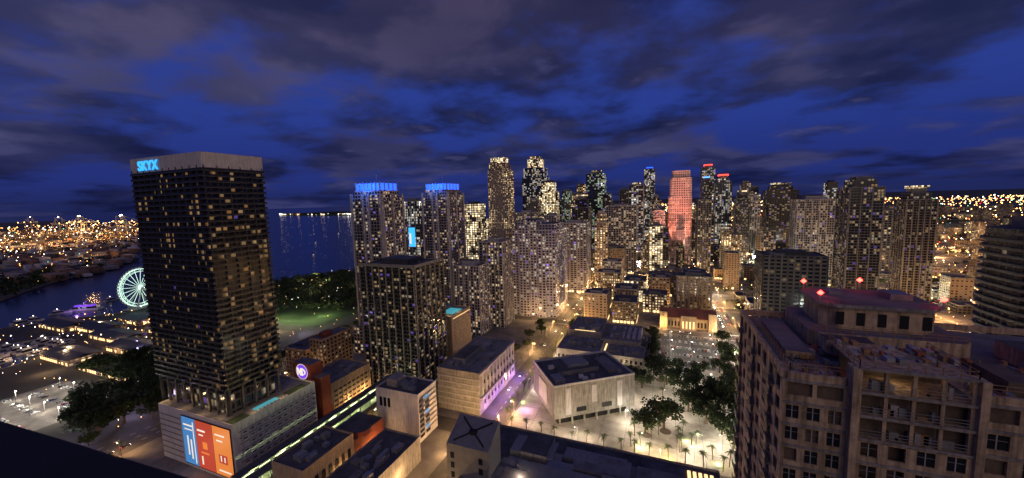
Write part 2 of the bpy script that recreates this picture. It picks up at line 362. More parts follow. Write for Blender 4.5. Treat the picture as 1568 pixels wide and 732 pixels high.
def crane():
    b=MB(); m='steel'
    for x in (-12,12):
        for y in (-14,14): b.beam((x,y,0),(x,y,45),2.2,m)
        b.beam((x,-14,45),(x,14,45),2.2,m); b.beam((x,-14,20),(x,14,20),1.6,m); b.beam((x,0,45),(x,0,72),2,m)
        b.beam((x,-14,45),(x,0,72),1.2,m)
    b.beam((-12,-14,45),(12,-14,45),2,m); b.beam((-12,14,45),(12,14,45),2,m)
    b.beam((0,-60,46),(0,30,46),3,m); b.beam((0,0,72),(0,-55,47),1,m); b.beam((0,0,72),(0,28,47),1,m); b.beam((-12,0,72),(12,0,72),1.5,m)
    b.box(-4,4,15,26,47,53,m,bottom=True)
    for y in (-58,-30,0,28): b.dot(0,y,49,3,'ewarm')
    b.dot(0,0,75,3,'ewhite')
    return b.mesh('gantry_crane')
cm_=crane()
for x,y in [(-3300,1330),(-3700,1500),(-4200,1450),(-4600,1600),(-3900,1250),(-5200,1500),(-4300,900)]: inst('gantry_crane',cm_,(x,y,0),rnd.uniform(0,3),1.7)
# ------------------------------------------------------------------ roads, pavements, markings
AV=[(-325,30),(-108,20),(69,16),(185,14),(295,14),(405,14),(515,14),(640,14),(780,14),(930,14),(1100,16)]
ST=[(60,12),(207,14),(441,12),(552,12),(643,12),(715,10),(830,12),(960,12),(1090,12),(1230,12),(1400,12),(1600,14),(1850,14),(2150,16)]
for x,w_ in AV:
    y0=20; y1=2400 if x>-200 else 620
    b=MB(); b.quad([(x-w_/2,y0,.008),(x+w_/2,y0,.008),(x+w_/2,y1,.008),(x-w_/2,y1,.008)],'asphalt'); b.build('road')
    if x<200:
        b=MB(); yy=y0
        while yy<700:
            for o in ((0,) if w_<25 else (-7,0,7)):
                b.quad([(x+o-.12,yy,.016),(x+o+.12,yy,.016),(x+o+.12,yy+3,.016),(x+o-.12,yy+3,.016)],'paint')
            yy+=8
        for sy_,sw in ST[:6]:
            for s in (-1,1):
                yc=sy_+s*(sw/2+2.2)
                k=-w_/2+.8
                while k<w_/2-.8: b.quad([(x+k,yc-1.4,.017),(x+k+.55,yc-1.4,.017),(x+k+.55,yc+1.4,.017),(x+k,yc+1.4,.017)],'paint'); k+=1.3
        b.build('road_markings')
for y,w_ in ST:
    x0=-400 if y<650 else -300; x1=1300
    b=MB(); b.quad([(x0,y-w_/2,.012),(x1,y-w_/2,.012),(x1,y+w_/2,.012),(x0,y+w_/2,.012)],'asphalt'); b.build('cross_street')
b=MB()
for i in range(len(AV)-1):
    xa=AV[i][0]+AV[i][1]/2+.3; xb=AV[i+1][0]-AV[i+1][1]/2-.3
    for j in range(len(ST)-1):
        ya=ST[j][0]+ST[j][1]/2+.3; yb=ST[j+1][0]-ST[j+1][1]/2-.3
        b.box(xa,xb,ya,yb,-.1,.15,'pave')
b.build('pavement')
sheet('plaza_paving',[(-96,215),(60,215),(60,350),(-96,350)],.156,'plaza')
b=MB()
for (x,y,r) in ((3,246,3.5),(34,272,4),(48,262,4),(16,300,4),(0,318,4),(48,300,4),(46,335,4),(-8,238,3),(28,288,4)): b.cyl(x,y,r,.1,.5,'conc',20,'bark')
b.build('planting_bed')
b=MB()
for i in range(9): b.box(-96,60,215+i*15,215.3+i*15,.158,.1605,'slabg')
for i in range(11): b.box(-96+i*15,-95.7+i*15,215.4,349,.158,.1612,'slabg')
b.build('paving_bands')
sheet('parking_lot',[(-6,352),(58,352),(58,433),(-6,433)],.16,'asphalt')
b=MB()
for r_ in range(5):
    y=358+r_*17
    for k in range(22):
        x=-3+k*2.75; b.quad([(x,y,.166),(x+.12,y,.166),(x+.12,y+5,.166),(x,y+5,.166)],'paint')
b.build('parking_bay_markings')
# ------------------------------------------------------------------ lamps
def lampmesh(c):
    b=MB(); b.cyl(0,0,.14,0,8.6,'steel',8); b.beam((0,0,8.5),(1.8,0,8.9),.12,'steel'); b.box(1.2,2.4,-.3,.3,8.72,8.85,'steel',bottom=True); b.dot(1.8,0,8.5,.42,c); return b.mesh('street_lamp')
lw=lampmesh('ewarm'); lc=lampmesh('ewhite')
def lamp(x,y,rz=0,cool=False,power=9000,lit=True):
    o=inst('street_lamp',lc if cool else lw,(x,y,.1),rz)
    if lit: light('lamp_bulb',(1.8,0,7.8),power,(1,.9,.72) if cool else (1,.58,.22),.5,o)
k=0
for x,wd in AV[:3]:
    y=60 if x<-200 else 90
    while y<690:
        s=1 if k%2 else -1; k+=1
        lamp(x+s*(wd/2+1.2),y,math.pi if s>0 else 0,cool=(x>0 and rnd.random()<.3),power=26000 if x>-200 else 15000); y+=36 if x>-200 else 50
for y,wd in ST[1:5]:
    x=-300
    while x<180:
        s=1 if k%2 else -1; k+=1
        lamp(x,y+s*(wd/2+1.2),-math.pi/2*s,power=16000); x+=50
for x,y in [(-48,219),(-12,226),(18,222),(45,228),(10,262),(20,238),(50,248),(2,284),(12,322),(38,322),(-90,310),(-96,270),(-22,250),(-20,280),(34,238)]:
    lamp(x,y,rnd.uniform(0,6),True,7500)
for x in (8,26,44):
    for y in (368,393,418): lamp(x,y,0,True,4500)
for x,wd in AV[1:8]:
    y=590
    while y<2000:
        if rnd.random()<.8: light('avenue_lamp',(x,y,11),6e4*(y/700),(1,.54,.18),1.5)
        y+=105+y*.08
for i in range(80):
    y=230+rnd.random()*1400; x=y*rnd.uniform(.12,.75)+20
    light('yard_lamp',(x,y,10),4.2e4*(.5+y/700),(1,.52,.2) if rnd.random()<.8 else (.8,1,.9),1.2)
for i in range(20):
    y=rnd.uniform(560,1150); x=rnd.uniform(-330,-20)
    light('street_glow_fill',(x,y,9),7e4,(1,.62,.28) if rnd.random()<.8 else (.75,.5,1),1.5)  # added fill lights at random spots to brighten the central blocks
# ------------------------------------------------------------------ dark hotel tower
x0,x1,y0,y1,ht=-291,-226,126,157,180.5
b=MB(); RECTS.append((-300,-205,110,180))
zb=48
b.box(x0,x1,y0,y1,zb,ht-9,'blackglass','roof',3.2,3.05)
for i in range(60):
    p=1.4; z=math.floor(zb/3.05)*3.05+3.05*(i+1)
    if z>ht-9.3: break
    b.box(x0-p,x1+p,y0-p,y1+p,z-.15,z+.22,'slabd',bottom=True)
    b.box(x0-p,x1+p,y0-p,y0-p+.08,z+.22,z+1.1,'rail'); b.box(x1+p-.08,x1+p,y0-p+.08,y1+p,z+.22,z+1.1,'rail')
    for kx in range(0,22,2):
        xx=x0+(x1-x0)*kx/21; b.box(xx-.12,xx+.12,y0-1.3,y0,z+.22,z+2.9,'slabd')
    for ky in range(0,11,2):
        yy=y0+(y1-y0)*ky/10; b.box(x1,x1+1.3,yy-.12,yy+.12,z+.22,z+2.9,'slabd')
b.box(x0-.9,x1+.9,y0-.9,y1+.9,ht-8.2,ht,'whitepaint','roofl',bottom=True)
b.box(x0-.4,x1+.4,y0-.4,y1+.4,ht-10.2,ht-8.21,'black')
b.box(x0+12,x1-12,y0+8,y1-8,ht,ht+.6,'mech')
b.box(x0+2,x1-2,y0+2,y1-2,33,zb,'darkcondo','roof',3,5)
for k in range(9):
    xx=x0+1+(x1-x0-2)*k/8; b.box(xx-.5,xx+.5,y0-.6,y0+.6,33.2,zb+.1,'slabd')
for k in range(5):
    yy=y0+1+(y1-y0-2)*k/4; b.box(x1-.6,x1+.6,yy-.5,yy+.5,33.2,zb+.12,'slabd')
b.box(x0,x1,y0,y1,zb-3,zb-2.2,'slabd',bottom=True)
tw=b.build('dark_hotel_tower')
tcu=bpy.data.curves.new('sign_letters','FONT'); tcu.body='SKYX'; tcu.size=7.6; tcu.extrude=.25; tcu.offset=.12; tcu.space_character=1.1; tcu.materials.append(MT['ecyan'])
to=bpy.data.objects.new('rooftop_sign',tcu); to.location=(-283,y0-1.5,ht-7.1); to.rotation_euler=(math.pi/2,0,0); COL.objects.link(to)
b=MB(); px0,px1,py0,py1,ph=-283,-214,120,172,33
b.box(px0,px1,py0,py1,0,ph,'whitepaint','roofl')
for k in range(1,9):
    z=k*3.5
    b.box(px1,px1+.25,py0+3,py1-2,z,z+.5,'slabg'); b.box(px0,px1-48,py0-.25,py0,z,z+.5,'slabg')
for k in range(12):
    yy=py0+4+k*4; b.box(px1,px1+.35,yy,yy+.5,2,31,'slabw')
    for f in range(1,9):
        if rnd.random()<.85: b.box(px1,px1+.12,yy+1.2,yy+3.2,f*3.5-1.6,f*3.5-.9,'winglass')
rooftop(b,px0,px1,py0,py1,ph,n=0,par='whitepaint')
b.box(-222,-218.5,136,150,ph,ph+.25,'pool')
b.box(-223,-216,122,131,ph,ph+.3,'grass'); b.box(-222,-216,155,168,ph,ph+.3,'grass')
for k in range(9): b.box(-217.5,-216.6,136+k*2.2,137+k*2.2,ph,ph+.5,'whitepaint')
pod=b.build('parking_podium')
b=MB()
def panel(xa,xb,z0,z1,m,d): b.box(xa,xb,py0-d,py0-.1,z0,z1,m,bottom=True)
panel(-260,-215.5,2,31.5,'black',.5)
panel(-259.5,-247,2.6,31,'ebb',.6);panel(-246.6,-231.5,2.6,31,'ered3',.6);panel(-231.1,-216,2.6,31,'eorange',.6)
PN=[(-255.5,-254.3,8,20,'ebw'),(-252.5,-251.3,6,18,'ebw'),(-258,-249,26,26.9,'ebw'),(-257,-250,23.6,24.2,'ebw'),(-245,-238,25,26,'ebw'),(-244,-240,22.5,23.2,'ebw'),(-243,-236,12,12.8,'eorange'),(-241,-237,15,19,'eorange'),(-243,-242,5,10,'ebw'),(-229,-221,25.8,26.6,'ebw'),(-228,-223,22.6,23.3,'ebw'),(-227,-220,10,15,'ered3'),(-225.6,-224.6,11,14.5,'ebw'),(-222.5,-221.5,11,14,'ebw'),(-228,-218,5,5.7,'ebw'),(-249,-248.6,4,29,'ebw')]
for k,(xa,xb,za,zb_,m) in enumerate(PN): panel(xa,xb,za,zb_,m,.66+k*.01)
b.build('advertising_billboard')
light('billboard_glow',(-240,105,14),4000,(1,.6,.4),3)
for x in (-280,-262,-244,-230,-219): light('podium_deck_lamp',(x,122.5,37),700,(1,.65,.3),.4)
for y in (135,150,163): light('podium_deck_lamp',(-217,y,37),900,(1,.65,.3),.4)
# ------------------------------------------------------------------ other named buildings
b=tower('x',-229,-176,234,274,101,'darkcondo','slabd',3.2,3.4,.9,8,'slabg',railing='rail',build=False)
b.box(-229.9,-175.1,233.1,234,101,103.5,'slabg');b.box(-176,-175.1,234,275,101,103.5,'slabg')
b=b.build('dark_condo_tower')
def twin(x0,x1,y0,y1,h):
    b=MB(); RECTS.append((x0,x1,y0,y1)); w,d=x1-x0,y1-y0
    b.box(x0-6,x1+4,y0-4,y1+8,0,28,'grey','roof',4,3.4)
    b.box(x0,x1,y0,y1,28.01,h-14,'white','roofl',3.6,3.2)
    b.box(x0+w*.06,x1-w*.06,y0+d*.06,y1-d*.06,h-14,h-7,'white','roofl',3.6,3.2)
    for i in range(9,int((h-14)/3.2)):
        z=i*3.2
        b.box(x0+w*.1,x0+w*.36,y0-1.3,y0,z,z+.3,'slabw',bottom=True);b.box(x1-w*.36,x1-w*.1,y0-1.3,y0,z,z+.3,'slabw',bottom=True)
        b.box(x0+w*.1,x0+w*.36,y0-1.3,y0-1.22,z+.3,z+1.2,'rail');b.box(x1-w*.36,x1-w*.1,y0-1.3,y0-1.22,z+.3,z+1.2,'rail')
        b.box(x1,x1+1.3,y0+d*.2,y1-d*.2,z,z+.3,'slabw',bottom=True)
    for fx in (0,.4,.6,1):
        b.box(x0+w*fx-1,x0+w*fx+1,y0-1.6,y0+.2,28,h-10,'slabw')
    for fy in (0,.5,1): b.box(x1-.2,x1+1.6,y0+d*fy-1,y0+d*fy+1,28,h-10.2,'slabw')
    b.box(x0+w*.1,x1-w*.1,y0+d*.1,y1-d*.1,h-7,h,'eblue')
    for k in range(7):
        xx=x0+w*(.09+.82*k/6); b.box(xx-.25,xx+.25,y0+d*.07,y0+d*.1,h-7,h+1,'slabw')
    for k in range(5):
        yy=y0+d*(.1+.8*k/4); b.box(x1-w*.1,x1-w*.07,yy-.25,yy+.25,h-7,h+1,'slabw')
    b.cyl(x0+w*.5,y0+d*.5,.3,h,h+9,'steel',6)
    b.build('twin_condo_tower')
    light('crown_blue_glow',((x0+x1)/2,y0-5,h-3),16000,(.05,.2,1),2)
twin(-285,-249,287,318,171); twin(-270,-235,384,420,173)
b=MB(); RECTS.append((-246,-179,289,326)); b.box(-246,-179,289,326,0,45,'tan','roofl')
for k in range(1,13):
    b.box(-179,-178.8,290,325,k*3.4,k*3.4+.7,'conc')
rooftop(b,-246,-179,289,326,45,n=2,par='tan'); b.box(-197,-184,300,318,45,45.3,'pool'); b.box(-179.2,-178.9,292,324,43,43.5,'ewarm2'); b.build('parking_garage')
light('pool_lamp',(-186,290.5,50),2500,(1,.7,.3),.5); light('pool_lamp',(-182,308,50),1500,(1,.8,.4),.5)
tower('white_condo_tower',-220,-188,365,390,79,'white','slabw',3.3,3.6,.8,5)
tower('grid_condo_tower',-204,-174,399,430,102,'grey','slabw',3.3,3.8,.6,6,'slabw')
b=MB(); RECTS.append((-183,-125,453,515))
b.box(-183,-125,453,515,0,112,'loft','roof',4.1,3.5)
b.box(-176,-150,456,500,112,125,'loft','roof',4.1,3.5); b.box(-149,-128,462,505,112,120,'loft','roof',4.1,3.5)
b.box(-172,-159,449,453,0,118,'loft','roof',4.1,3.5); b.box(-147,-137,450,453,0,108,'loft','roof',4.1,3.5)
for z_ in range(4,31): b.box(-125,-123.6,470,498,z_*3.5,z_*3.5+.35,'slabw',bottom=True)
rooftop(b,-183,-125,453,515,112,n=2,par='slabw'); b.build('white_loft_tower')
tower('office_tower',-300,-270,536,556,147,'bright','slabd',3.6,4,.3,6,'slabd',ph=4)
tower('glass_office_tower',-331,-304,422,436,153,'glass','slabg',3.5,3,.2,4)
b=MB(); b.box(-322,-312,421.2,421.9,92,118,'ecyan',bottom=True); b.box(-321,-318,420.9,421.2,96,110,'ebw',bottom=True); b.build('blue_led_sign')
b=MB(); RECTS.append((-351,-305,739,775)); b.box(-351,-305,739,775,0,215,'beige','roof',3.8,3.8); b.box(-349,-310,742,772,215,232,'beige','roof',3.8,3.8); b.box(-346,-314,745,769,232,243,'bright','roof',3,3.6)
for k in range(12): b.box(-351+k*4.1,-350+k*4.1,738.4,739,0,217,'slabw')
b.build('stepped_office_tower')
b=MB(); RECTS.append((-353,-287,958,994)); b.box(-353,-287,958,994,0,210,'glass','roof',4,4); b.box(-350,-291,961,991,210,236,'glass','roof',4,4); b.cyl(-320,976,22,236,258,'bright',20,'roof',4,4); b.cyl(-320,976,16,258,266,'beige',16,'roof',3.4,3.8)
for z_ in (210,222,236,247,258): b.cyl(-320,976,24.5 if z_>230 else 20,z_,z_+1,'slabw',20)
b.build('round_crown_office_tower')
tower('green_glass_tower',-169,-127,891,930,208,'green','slabg',3.8,3.8,.3,0,crown='bright')
tower('blue_topped_tower',-59,-26,1300,1340,240,'glass','slabg',3.8,3.6,.3,0,crown='eblue',ph=4)
b=MB(); RECTS.append((10,58,897,940))
def rr(x0,x1,y0,y1,r=8,n=5):
    c=[]
    for cx,cy_,a0 in ((x0+r,y0+r,180),(x1-r,y0+r,270),(x1-r,y1-r,0),(x0+r,y1-r,90)):
        for k in range(n+1):
            a=math.radians(a0+90*k/n); c.append((cx+r*math.cos(a),cy_+r*math.sin(a)))
    return c
b.prism(rr(10,58,897,940),0,150,'coral','roof',4.6,5); b.prism(rr(13,57,899,938),150,190,'coral','roof',4.6,5); b.prism(rr(17,54,903,936),190,206,'coral','roof',4,5)
for z_ in range(10,148,10): b.prism(rr(9.4,58.6,896.4,940.6),z_,z_+.8,'terra',bottom=True)
b.build('coral_lit_tower')
for x in (-10,20,45,75): spot('tower_floodlight',(x,820,50),(x*.6+15,897,120),6e5,(1,.33,.22),75,3)
spot('tower_floodlight',(-46,900,30),(12,915,120),3.5e5,(1,.33,.22),75,3)
S=[('office_tower',100,134,1196,1240,228,'glass','slabg','ered2'),('condo_tower',177,205,1086,1121,178,'grey','slabg',None),('condo_tower',232,294,1075,1115,168,'darkcondo','slabd','bright'),
('condo_tower',211,262,772,805,138,'white','slabw',None),('dark_condo_tower',205,236,564,600,164,'darkcondo','slabg',None),('condo_tower',290,319,637,664,146,'darkcondo','slabg','bright'),
('slab_apartment_tower',-106,-48,766,800,135,'white','slabw',None),('masonry_hotel',-113,-63,672,703,62,'lowwarm','slabg',None),('masonry_hotel',-160,-118,650,687,58,'lowwarm','slabg',None),
('office_tower',-228,-201,875,905,170,'green','slabg',None),('office_tower',-293,-250,916,950,194,'bright','slabd',None),('office_tower',-205,-178,932,975,186,'beige','slabg',None),
('office_tower',-73,-42,899,930,178,'glass','slabg','bright'),('condo_tower',-30,-5,1000,1040,150,'grey','slabw',None),('condo_tower',62,84,798,830,142,'grey','slabg',None),
('office_tower',113,146,994,1030,190,'glass','slabg','ered2'),('condo_tower',203,220,1081,1110,142,'white','slabw',None),('office_tower',309,326,951,975,169,'glass','slabd',None),
('condo_tower',345,370,830,850,116,'grey','slabg',None),('apartment_tower',-154,-112,590,625,112,'loft','slabw',None),('apartment_tower',-111,-88,660,669,124,'beige','slabw',None),
('old_bank_building',17,56,510,536,50,'lowwarm','slabg',None),('unfinished_tower',88,137,412,445,92,'dimcondo','slabd',None),
('condo_tower',-250,-215,640,670,128,'grey','slabw',None),('office_tower',-215,-190,700,730,120,'white','slabw',None),('office_tower',-172,-140,760,800,150,'darkcondo','slabg','bright'),
('office_tower',-190,-172,820,850,160,'beige','slabg',None),('condo_tower',-126,-108,860,890,160,'glass','slabg',None),('condo_tower',-100,-80,960,1000,170,'darkcondo','slabg',None),
('office_tower',-24,0,760,800,95,'bright','slabg',None),('condo_tower',-20,4,880,910,120,'white','slabw',None),('condo_tower',68,100,900,930,110,'glass','slabg',None),('condo_tower',150,176,960,990,150,'darkcondo','slabg','bright'),
('condo_tower',90,112,1060,1090,190,'darkcondo','slabg','eblue2'),('condo_tower',140,170,1180,1210,190,'darkcondo','slabg',None),('office_tower',215,240,1180,1220,170,'glass','slabg',None),
('condo_tower',-300,-272,840,870,150,'grey','slabw',None),('office_tower',-410,-380,760,800,110,'bright','slabw',None),('condo_tower',300,340,1250,1290,120,'darkcondo','slabg',None),('condo_tower',262,282,790,830,120,'grey','slabw',None),
('mid_rise_building',-90,-62,455,480,34,'lowwarm','slabw',None),('mid_rise_building',-56,-28,455,490,26,'low','slabg',None),('mid_rise_building',-92,-58,562,590,40,'beige','slabw',None),('mid_rise_building',-52,-22,560,600,30,'bright','slabw',None),('mid_rise_building',-14,10,562,592,36,'lowwarm','slabw',None),
('mid_rise_building',-92,-66,500,535,22,'low','slabg',None),('mid_rise_building',-60,-30,505,540,30,'lowwarm','slabw',None),('mid_rise_building',-24,6,510,538,24,'beige','slabg',None),('mid_rise_building',-90,-60,604,630,50,'white','slabw',None),('mid_rise_building',-20,20,602,632,32,'low','slabg',None),('mid_rise_building',26,56,562,595,45,'beige','slabw',None),('mid_rise_building',26,54,604,634,28,'lowwarm','slabg',None),
('mid_rise_building',198,240,330,362,30,'lowwarm','slabw',None),('mid_rise_building',260,286,300,330,38,'lowwarm','slabw',None),('mid_rise_building',310,345,420,450,36,'beige','slabw',None),('mid_rise_building',90,130,470,500,30,'low','slabw',None),('mid_rise_building',140,172,460,490,40,'lowwarm','slabw',None)]
for n,a,c,d,e,h,st,sl_,cr_ in S:
    big=h>120; pr_=rnd.choice([.2,.5,.7]) if n[:3]!='mid' else .15
    bb=tower(n,a,c,d,e,h,st,sl_,rnd.choice([3.3,3.6,4]),rnd.choice([3.2,4,5]),pr_,rnd.choice([0,3,5]) if not n[:3] in('mas','mid') else 0,crown=cr_,ph=rnd.uniform(3,7) if n[:3]!='mid' else 3,setback=rnd.choice([0,.06,.12]) if big else 0,build=False)
    shops(bb,a,c,d,e,pr_+.4 if n[:3]!='mid' else .2,.7); bb.build(n)
b=MB(); c=rr(131,170,204,236,9); RECTS.append((131,170,204,236)); b.prism(c,0,133,'dimcondo','roof',3.2,3.2)
for i in range(2,41):
    b.prism(rr(129.8,171.4,202.6,237.4,10),i*3.2,i*3.2+.25,'slabg',bottom=True)
    b.prism(rr(129.8,171.4,202.6,237.4,10),i*3.2+.26,i*3.2+1.0,'slabd')
b.box(138,160,212,228,133,138,'slabg','roof'); b.build('curved_condo_tower')
b=MB(); RECTS.append((-160,-118,223,292)); b.box(-152,-118,223,290,0,30,'conc','roofl')
for k in range(1,7):
    b.box(-152.4,-117.6,222.6,223,k*4.2,k*4.2+1.1,'slabw',bottom=True)
for k in range(10):
    y=228+k*6; b.box(-118,-117.2,y,y+.8,3,28,'slabw')
    for f in range(3): b.box(-118,-117.9,y+1.5,y+4.5,5+f*7.5,8+f*7.5,'winglass')
b.box(-118,-117.1,223,290,28.5,30.3,'slabw'); b.box(-118,-116.5,223,290,12,12.6,'slabw',bottom=True)
rooftop(b,-152,-118,223,290,30,n=14); b.box(-146,-136,236,262,30,34,'conc','roof'); b.build('college_building')
for y in (232,248,262,278,290): light('purple_uplight',(-112.5,y,4),5500,(.5,.2,1),.5)
cx,cy_=-53,260; ro=(math.radians(37),cx,cy_); b=MB(); RECTS.append((-90,-14,222,300))
def lb(dx0,dx1,dy0,dy1,z0,z1,m,top=None): b.box(cx+dx0,cx+dx1,cy_+dy0,cy_+dy1,z0,z1,m,top,rot=ro,bottom=True)
lb(-30,30,-20,22,6,28,'conc','roof'); lb(-26,26,-16,19,0,6,'winglass')
lb(-30,-29.2,-20,22,28,29.2,'whitepaint');lb(29.2,30,-20,22,28,29.2,'whitepaint');lb(-29.2,29.2,-20,-19.2,28,29.2,'whitepaint');lb(-29.2,29.2,21.2,22,28,29.2,'whitepaint')
lb(-18,10,-6,14,28,31,'roofl','roof'); lb(-12,4,-2,10,31,33,'mech'); lb(14,24,-12,10,28,30,'roofl'); lb(-27,-20,-16,-6,28,30.5,'mech')
for k in range(26):
    a=rnd.uniform(-27,25); c=rnd.uniform(-17,18); lb(a,a+rnd.uniform(1,4),c,c+rnd.uniform(1,3),28,rnd.uniform(28.8,30.4),rnd.choice(['mech','slabg','whitepaint']))
lb(-22,-18,-20.6,-20,8,26,'whitepaint'); lb(-3,1,-20.6,-20,14,26,'whitepaint'); lb(16,20,-20.6,-20,8,26,'whitepaint'); lb(-30.6,-30,-8,8,10,24,'whitepaint'); lb(5,12,-20.5,-20,9,12,'winglass'); lb(-14,-7,-20.5,-20,9,12,'winglass')
for k in range(6): lb(-26+k*9,-25+k*9,-19,-18,0,6,'conc')
lb(-26,26,-17.5,-17,4.6,5.2,'ewarm2')
b.build('library_building')
light('purple_uplight',(-90,240,4),3500,(.5,.2,1),.5)
for x,y in ((-75,232),(-58,215),(-36,226),(-14,245)): light('facade_lamp',(x-4,y-6,5),1800,(1,.85,.65),.5)
b=MB(); RECTS.append((-90,-12,318,405))
for (a,c,d,e,h) in [(-88,-50,318,355,16),(-50,-14,322,350,14),(-86,-54,355.1,400,21),(-53.9,-18,350.1,398,17),(-18,-10,335,395,10)]:
    b.box(a,c,d,e,0,h,'conc','roofl'); rooftop(b,a,c,d,e,h,n=12)
    for k in range(int((c-a)/4)): b.box(a+1+k*4,a+3+k*4,d-.15,d,3,6,'winglass'); b.box(a+1+k*4,a+3+k*4,d-.15,d,9,12,'winglass')
for k in range(6): b.box(-46+k*5,-43+k*5,360,390,17,18.2+k*.01,'slabw')
b.box(-48,-46.8,324,348,14,14.8,'ewarm2'); b.box(-80,-60,358,359,21,21.5,'ewarm2')
b.build('civic_centre_building')
for x,y in ((-60,314),(-30,316),(-10,360),(-52,352),(-92,340),(-92,380)): light('facade_lamp',(x,y,8),5000,(1,.75,.45),.5)
b=MB(); RECTS.append((-4,58,455,495)); b.box(-2,56,458,492,0,12,'tan','roof')
def gable(x0,x1,y0,y1,z,hh,m):
    ym=(y0+y1)/2; b.quad([(x0,y0,z),(x1,y0,z),(x1,ym,z+hh),(x0,ym,z+hh)],m); b.quad([(x1,y1,z),(x0,y1,z),(x0,ym,z+hh),(x1,ym,z+hh)],m); b.quad([(x0,y1,z),(x0,y0,z),(x0,ym,z+hh)],'tan'); b.quad([(x1,y0,z),(x1,y1,z),(x1,ym,z+hh)],'tan')
gable(-3,57,457,493,12,7,'terra')
b.box(20,36,452,458,0,16,'tan','terra'); b.box(-2,6,452,460,0,20,'tan','terra'); b.box(48,56,452,460,0,20,'tan','terra')
for k in range(12):
    if not (19<7+k*3.4<36): b.box(7+k*3.4,8.6+k*3.4,457.7,458,2,8,'winglass')
for k in range(4): b.box(21.5+k*3.6,23+k*3.6,451.7,452,2,10,'ewarm2')
b.build('spanish_style_church')
for x in (2,18,38,54): light('facade_lamp',(x,448,5),1200,(1,.5,.2),.5)
b=MB(); RECTS.append((-88,26,120,188)); b.box(-88,26,120,188,0,20,'conc','roof'); rooftop(b,-88,26,120,188,20,n=46,par='conc')
b.box(-66,-52,166,182,20,24,'conc','roof'); b.box(-45,-15,172,180,20,22,'mech'); b.box(-10,10,160,176,20,23,'roofl')
for k in range(9): b.box(-56+k*8,-54+k*8,150,158,20,21.2,'mech'); b.beam((-55+k*8,158,20.5),(-55+k*8,172,20.5),.4,'steel')
for k in range(5): b.box(12+k*2.4,13.4+k*2.4,176,184,20.01,20.7,'ewarm2')
for k in range(26): b.box(-86+k*4.3,-83.6+k*4.3,188,188.15,12,16,'winglass')
b.build('flat_roof_building')
for x in (-60,-20,12): light('roof_lamp',(x,150,25),1500,(1,.8,.6),.4)
b=MB(); RECTS.append((-95,-73,144,158)); b.box(-95,-73,144,158,0,12,'tan'); b.box(-95,-73,144,158,12.01,36,'slabg','roof')
b.quad([(-95,144,36),(-73,144,36),(-73,158,43),(-95,158,43)],'slabg'); b.quad([(-73,144,36),(-73,158,36),(-73,158,43)],'slabg'); b.quad([(-95,158,36),(-95,144,36),(-95,158,43)],'slabg')
b.beam((-92,145.5,36.95),(-76,156.5,42.45),.6,'black'); b.beam((-76,145.5,36.95),(-92,156.5,42.45),.6,'black'); b.cyl(-84,151,2,39.0,40.2,'black',12)
for f in range(4): b.box(-93,-91,143.85,144,14+f*5,17+f*5,'winglass'); b.box(-78,-76,143.85,144,14+f*5,17+f*5,'winglass')
b.build('sloped_roof_tower')
b=MB(); RECTS.append((-173,-140,183,204)); b.box(-173,-140,183,203,0,31,'whitepaint','roof'); rooftop(b,-173,-140,183,203,31,n=10,par='whitepaint')
for k in range(3):
    b.box(-170+k*3.2,-168+k*3.2,182.8,183,20,26,'winglass')
for f in range(8):
    b.box(-140,-139.6,184,188,3+f*3.3,5+f*3.3,'winglass'); b.box(-140,-139.6,190,194,3+f*3.3,5+f*3.3,'ebb' if f%3==1 else 'winglass'); b.box(-140,-139.2,183.5,202,5.4+f*3.3,5.7+f*3.3,'slabw')
b.box(-168,-160,188,198,31,36,'conc'); b.build('louvred_concrete_block')
b=MB(); RECTS.append((-248,-214,178,226)); b.box(-246,-216,186.1,224,0,24,'tan','roofl'); b.box(-240,-223,177,186,0,42,'brick','roofl'); b.box(-222.9,-216,178.5,186,0,33,'brick','roofl')
for k in range(1,6): b.box(-216,-215.7,188,222,k*3.6,k*3.6+1.2,'black')
for k in range(9): b.box(-216,-215.5,187+k*4.2,187.8+k*4.2,0,24,'tan')
rooftop(b,-246,-216,186.1,224,24,n=8,par='tan'); b.build('brick_garage_building')
N_=32; b=MB(); cxs,czs=-231,36.5
for k in range(N_):
    a0,a1=2*math.pi*k/N_,2*math.pi*(k+1)/N_
    for r0_,r1_,m_ in ((0,5.1,'epurple'),(5.1,5.5,'ebw')):
        b.quad([(cxs+r0_*math.cos(a0),176.3,czs+r0_*math.sin(a0)),(cxs+r1_*math.cos(a0),176.3,czs+r1_*math.sin(a0)),(cxs+r1_*math.cos(a1),176.3,czs+r1_*math.sin(a1)),(cxs+r0_*math.cos(a1),176.3,czs+r0_*math.sin(a1))],m_)
for (xa,za,xb,zb_) in ((-3.5,-2.5,-3.5,2.5),(-3.5,2.5,-.6,-2.5),(-.6,-2.5,-.6,2.5),(.6,-2.5,.6,2.5),(.6,2.5,3.2,1),(3.2,1,3.2,-1),(3.2,-1,.6,-2.5)): b.beam((cxs+xa,176,czs+za),(cxs+xb,176,czs+zb_),.65,'ebw')
b.build('round_purple_sign')
b=MB(); RECTS.append((-290,-250,208,245)); b.box(-290,-266,208,240,0,34,'lowwarm','roofl',3.6,3.3); b.box(-265.9,-252,212,242,0,43,'lowwarm','roofl',3.6,3.3); rooftop(b,-290,-266,208,240,34,n=5,par='tan'); rooftop(b,-265.9,-252,212,242,43,n=3,par='tan')
b.box(-262,-256,218,226,43,47,'brick'); b.build('beige_apartment_block')
for x,y in ((-246,205),(-246,232),(-212,200),(-212,215)): light('facade_lamp',(x,y,6),4500,(1,.6,.28),.5)
b=MB(); RECTS.append((-208,-178,95,232))
b.box(-204,-186,95,232,9,9.8,'conc',bottom=True)
for k in range(9): b.box(-196,-194,98+k*16,100+k*16,0,9,'conc')
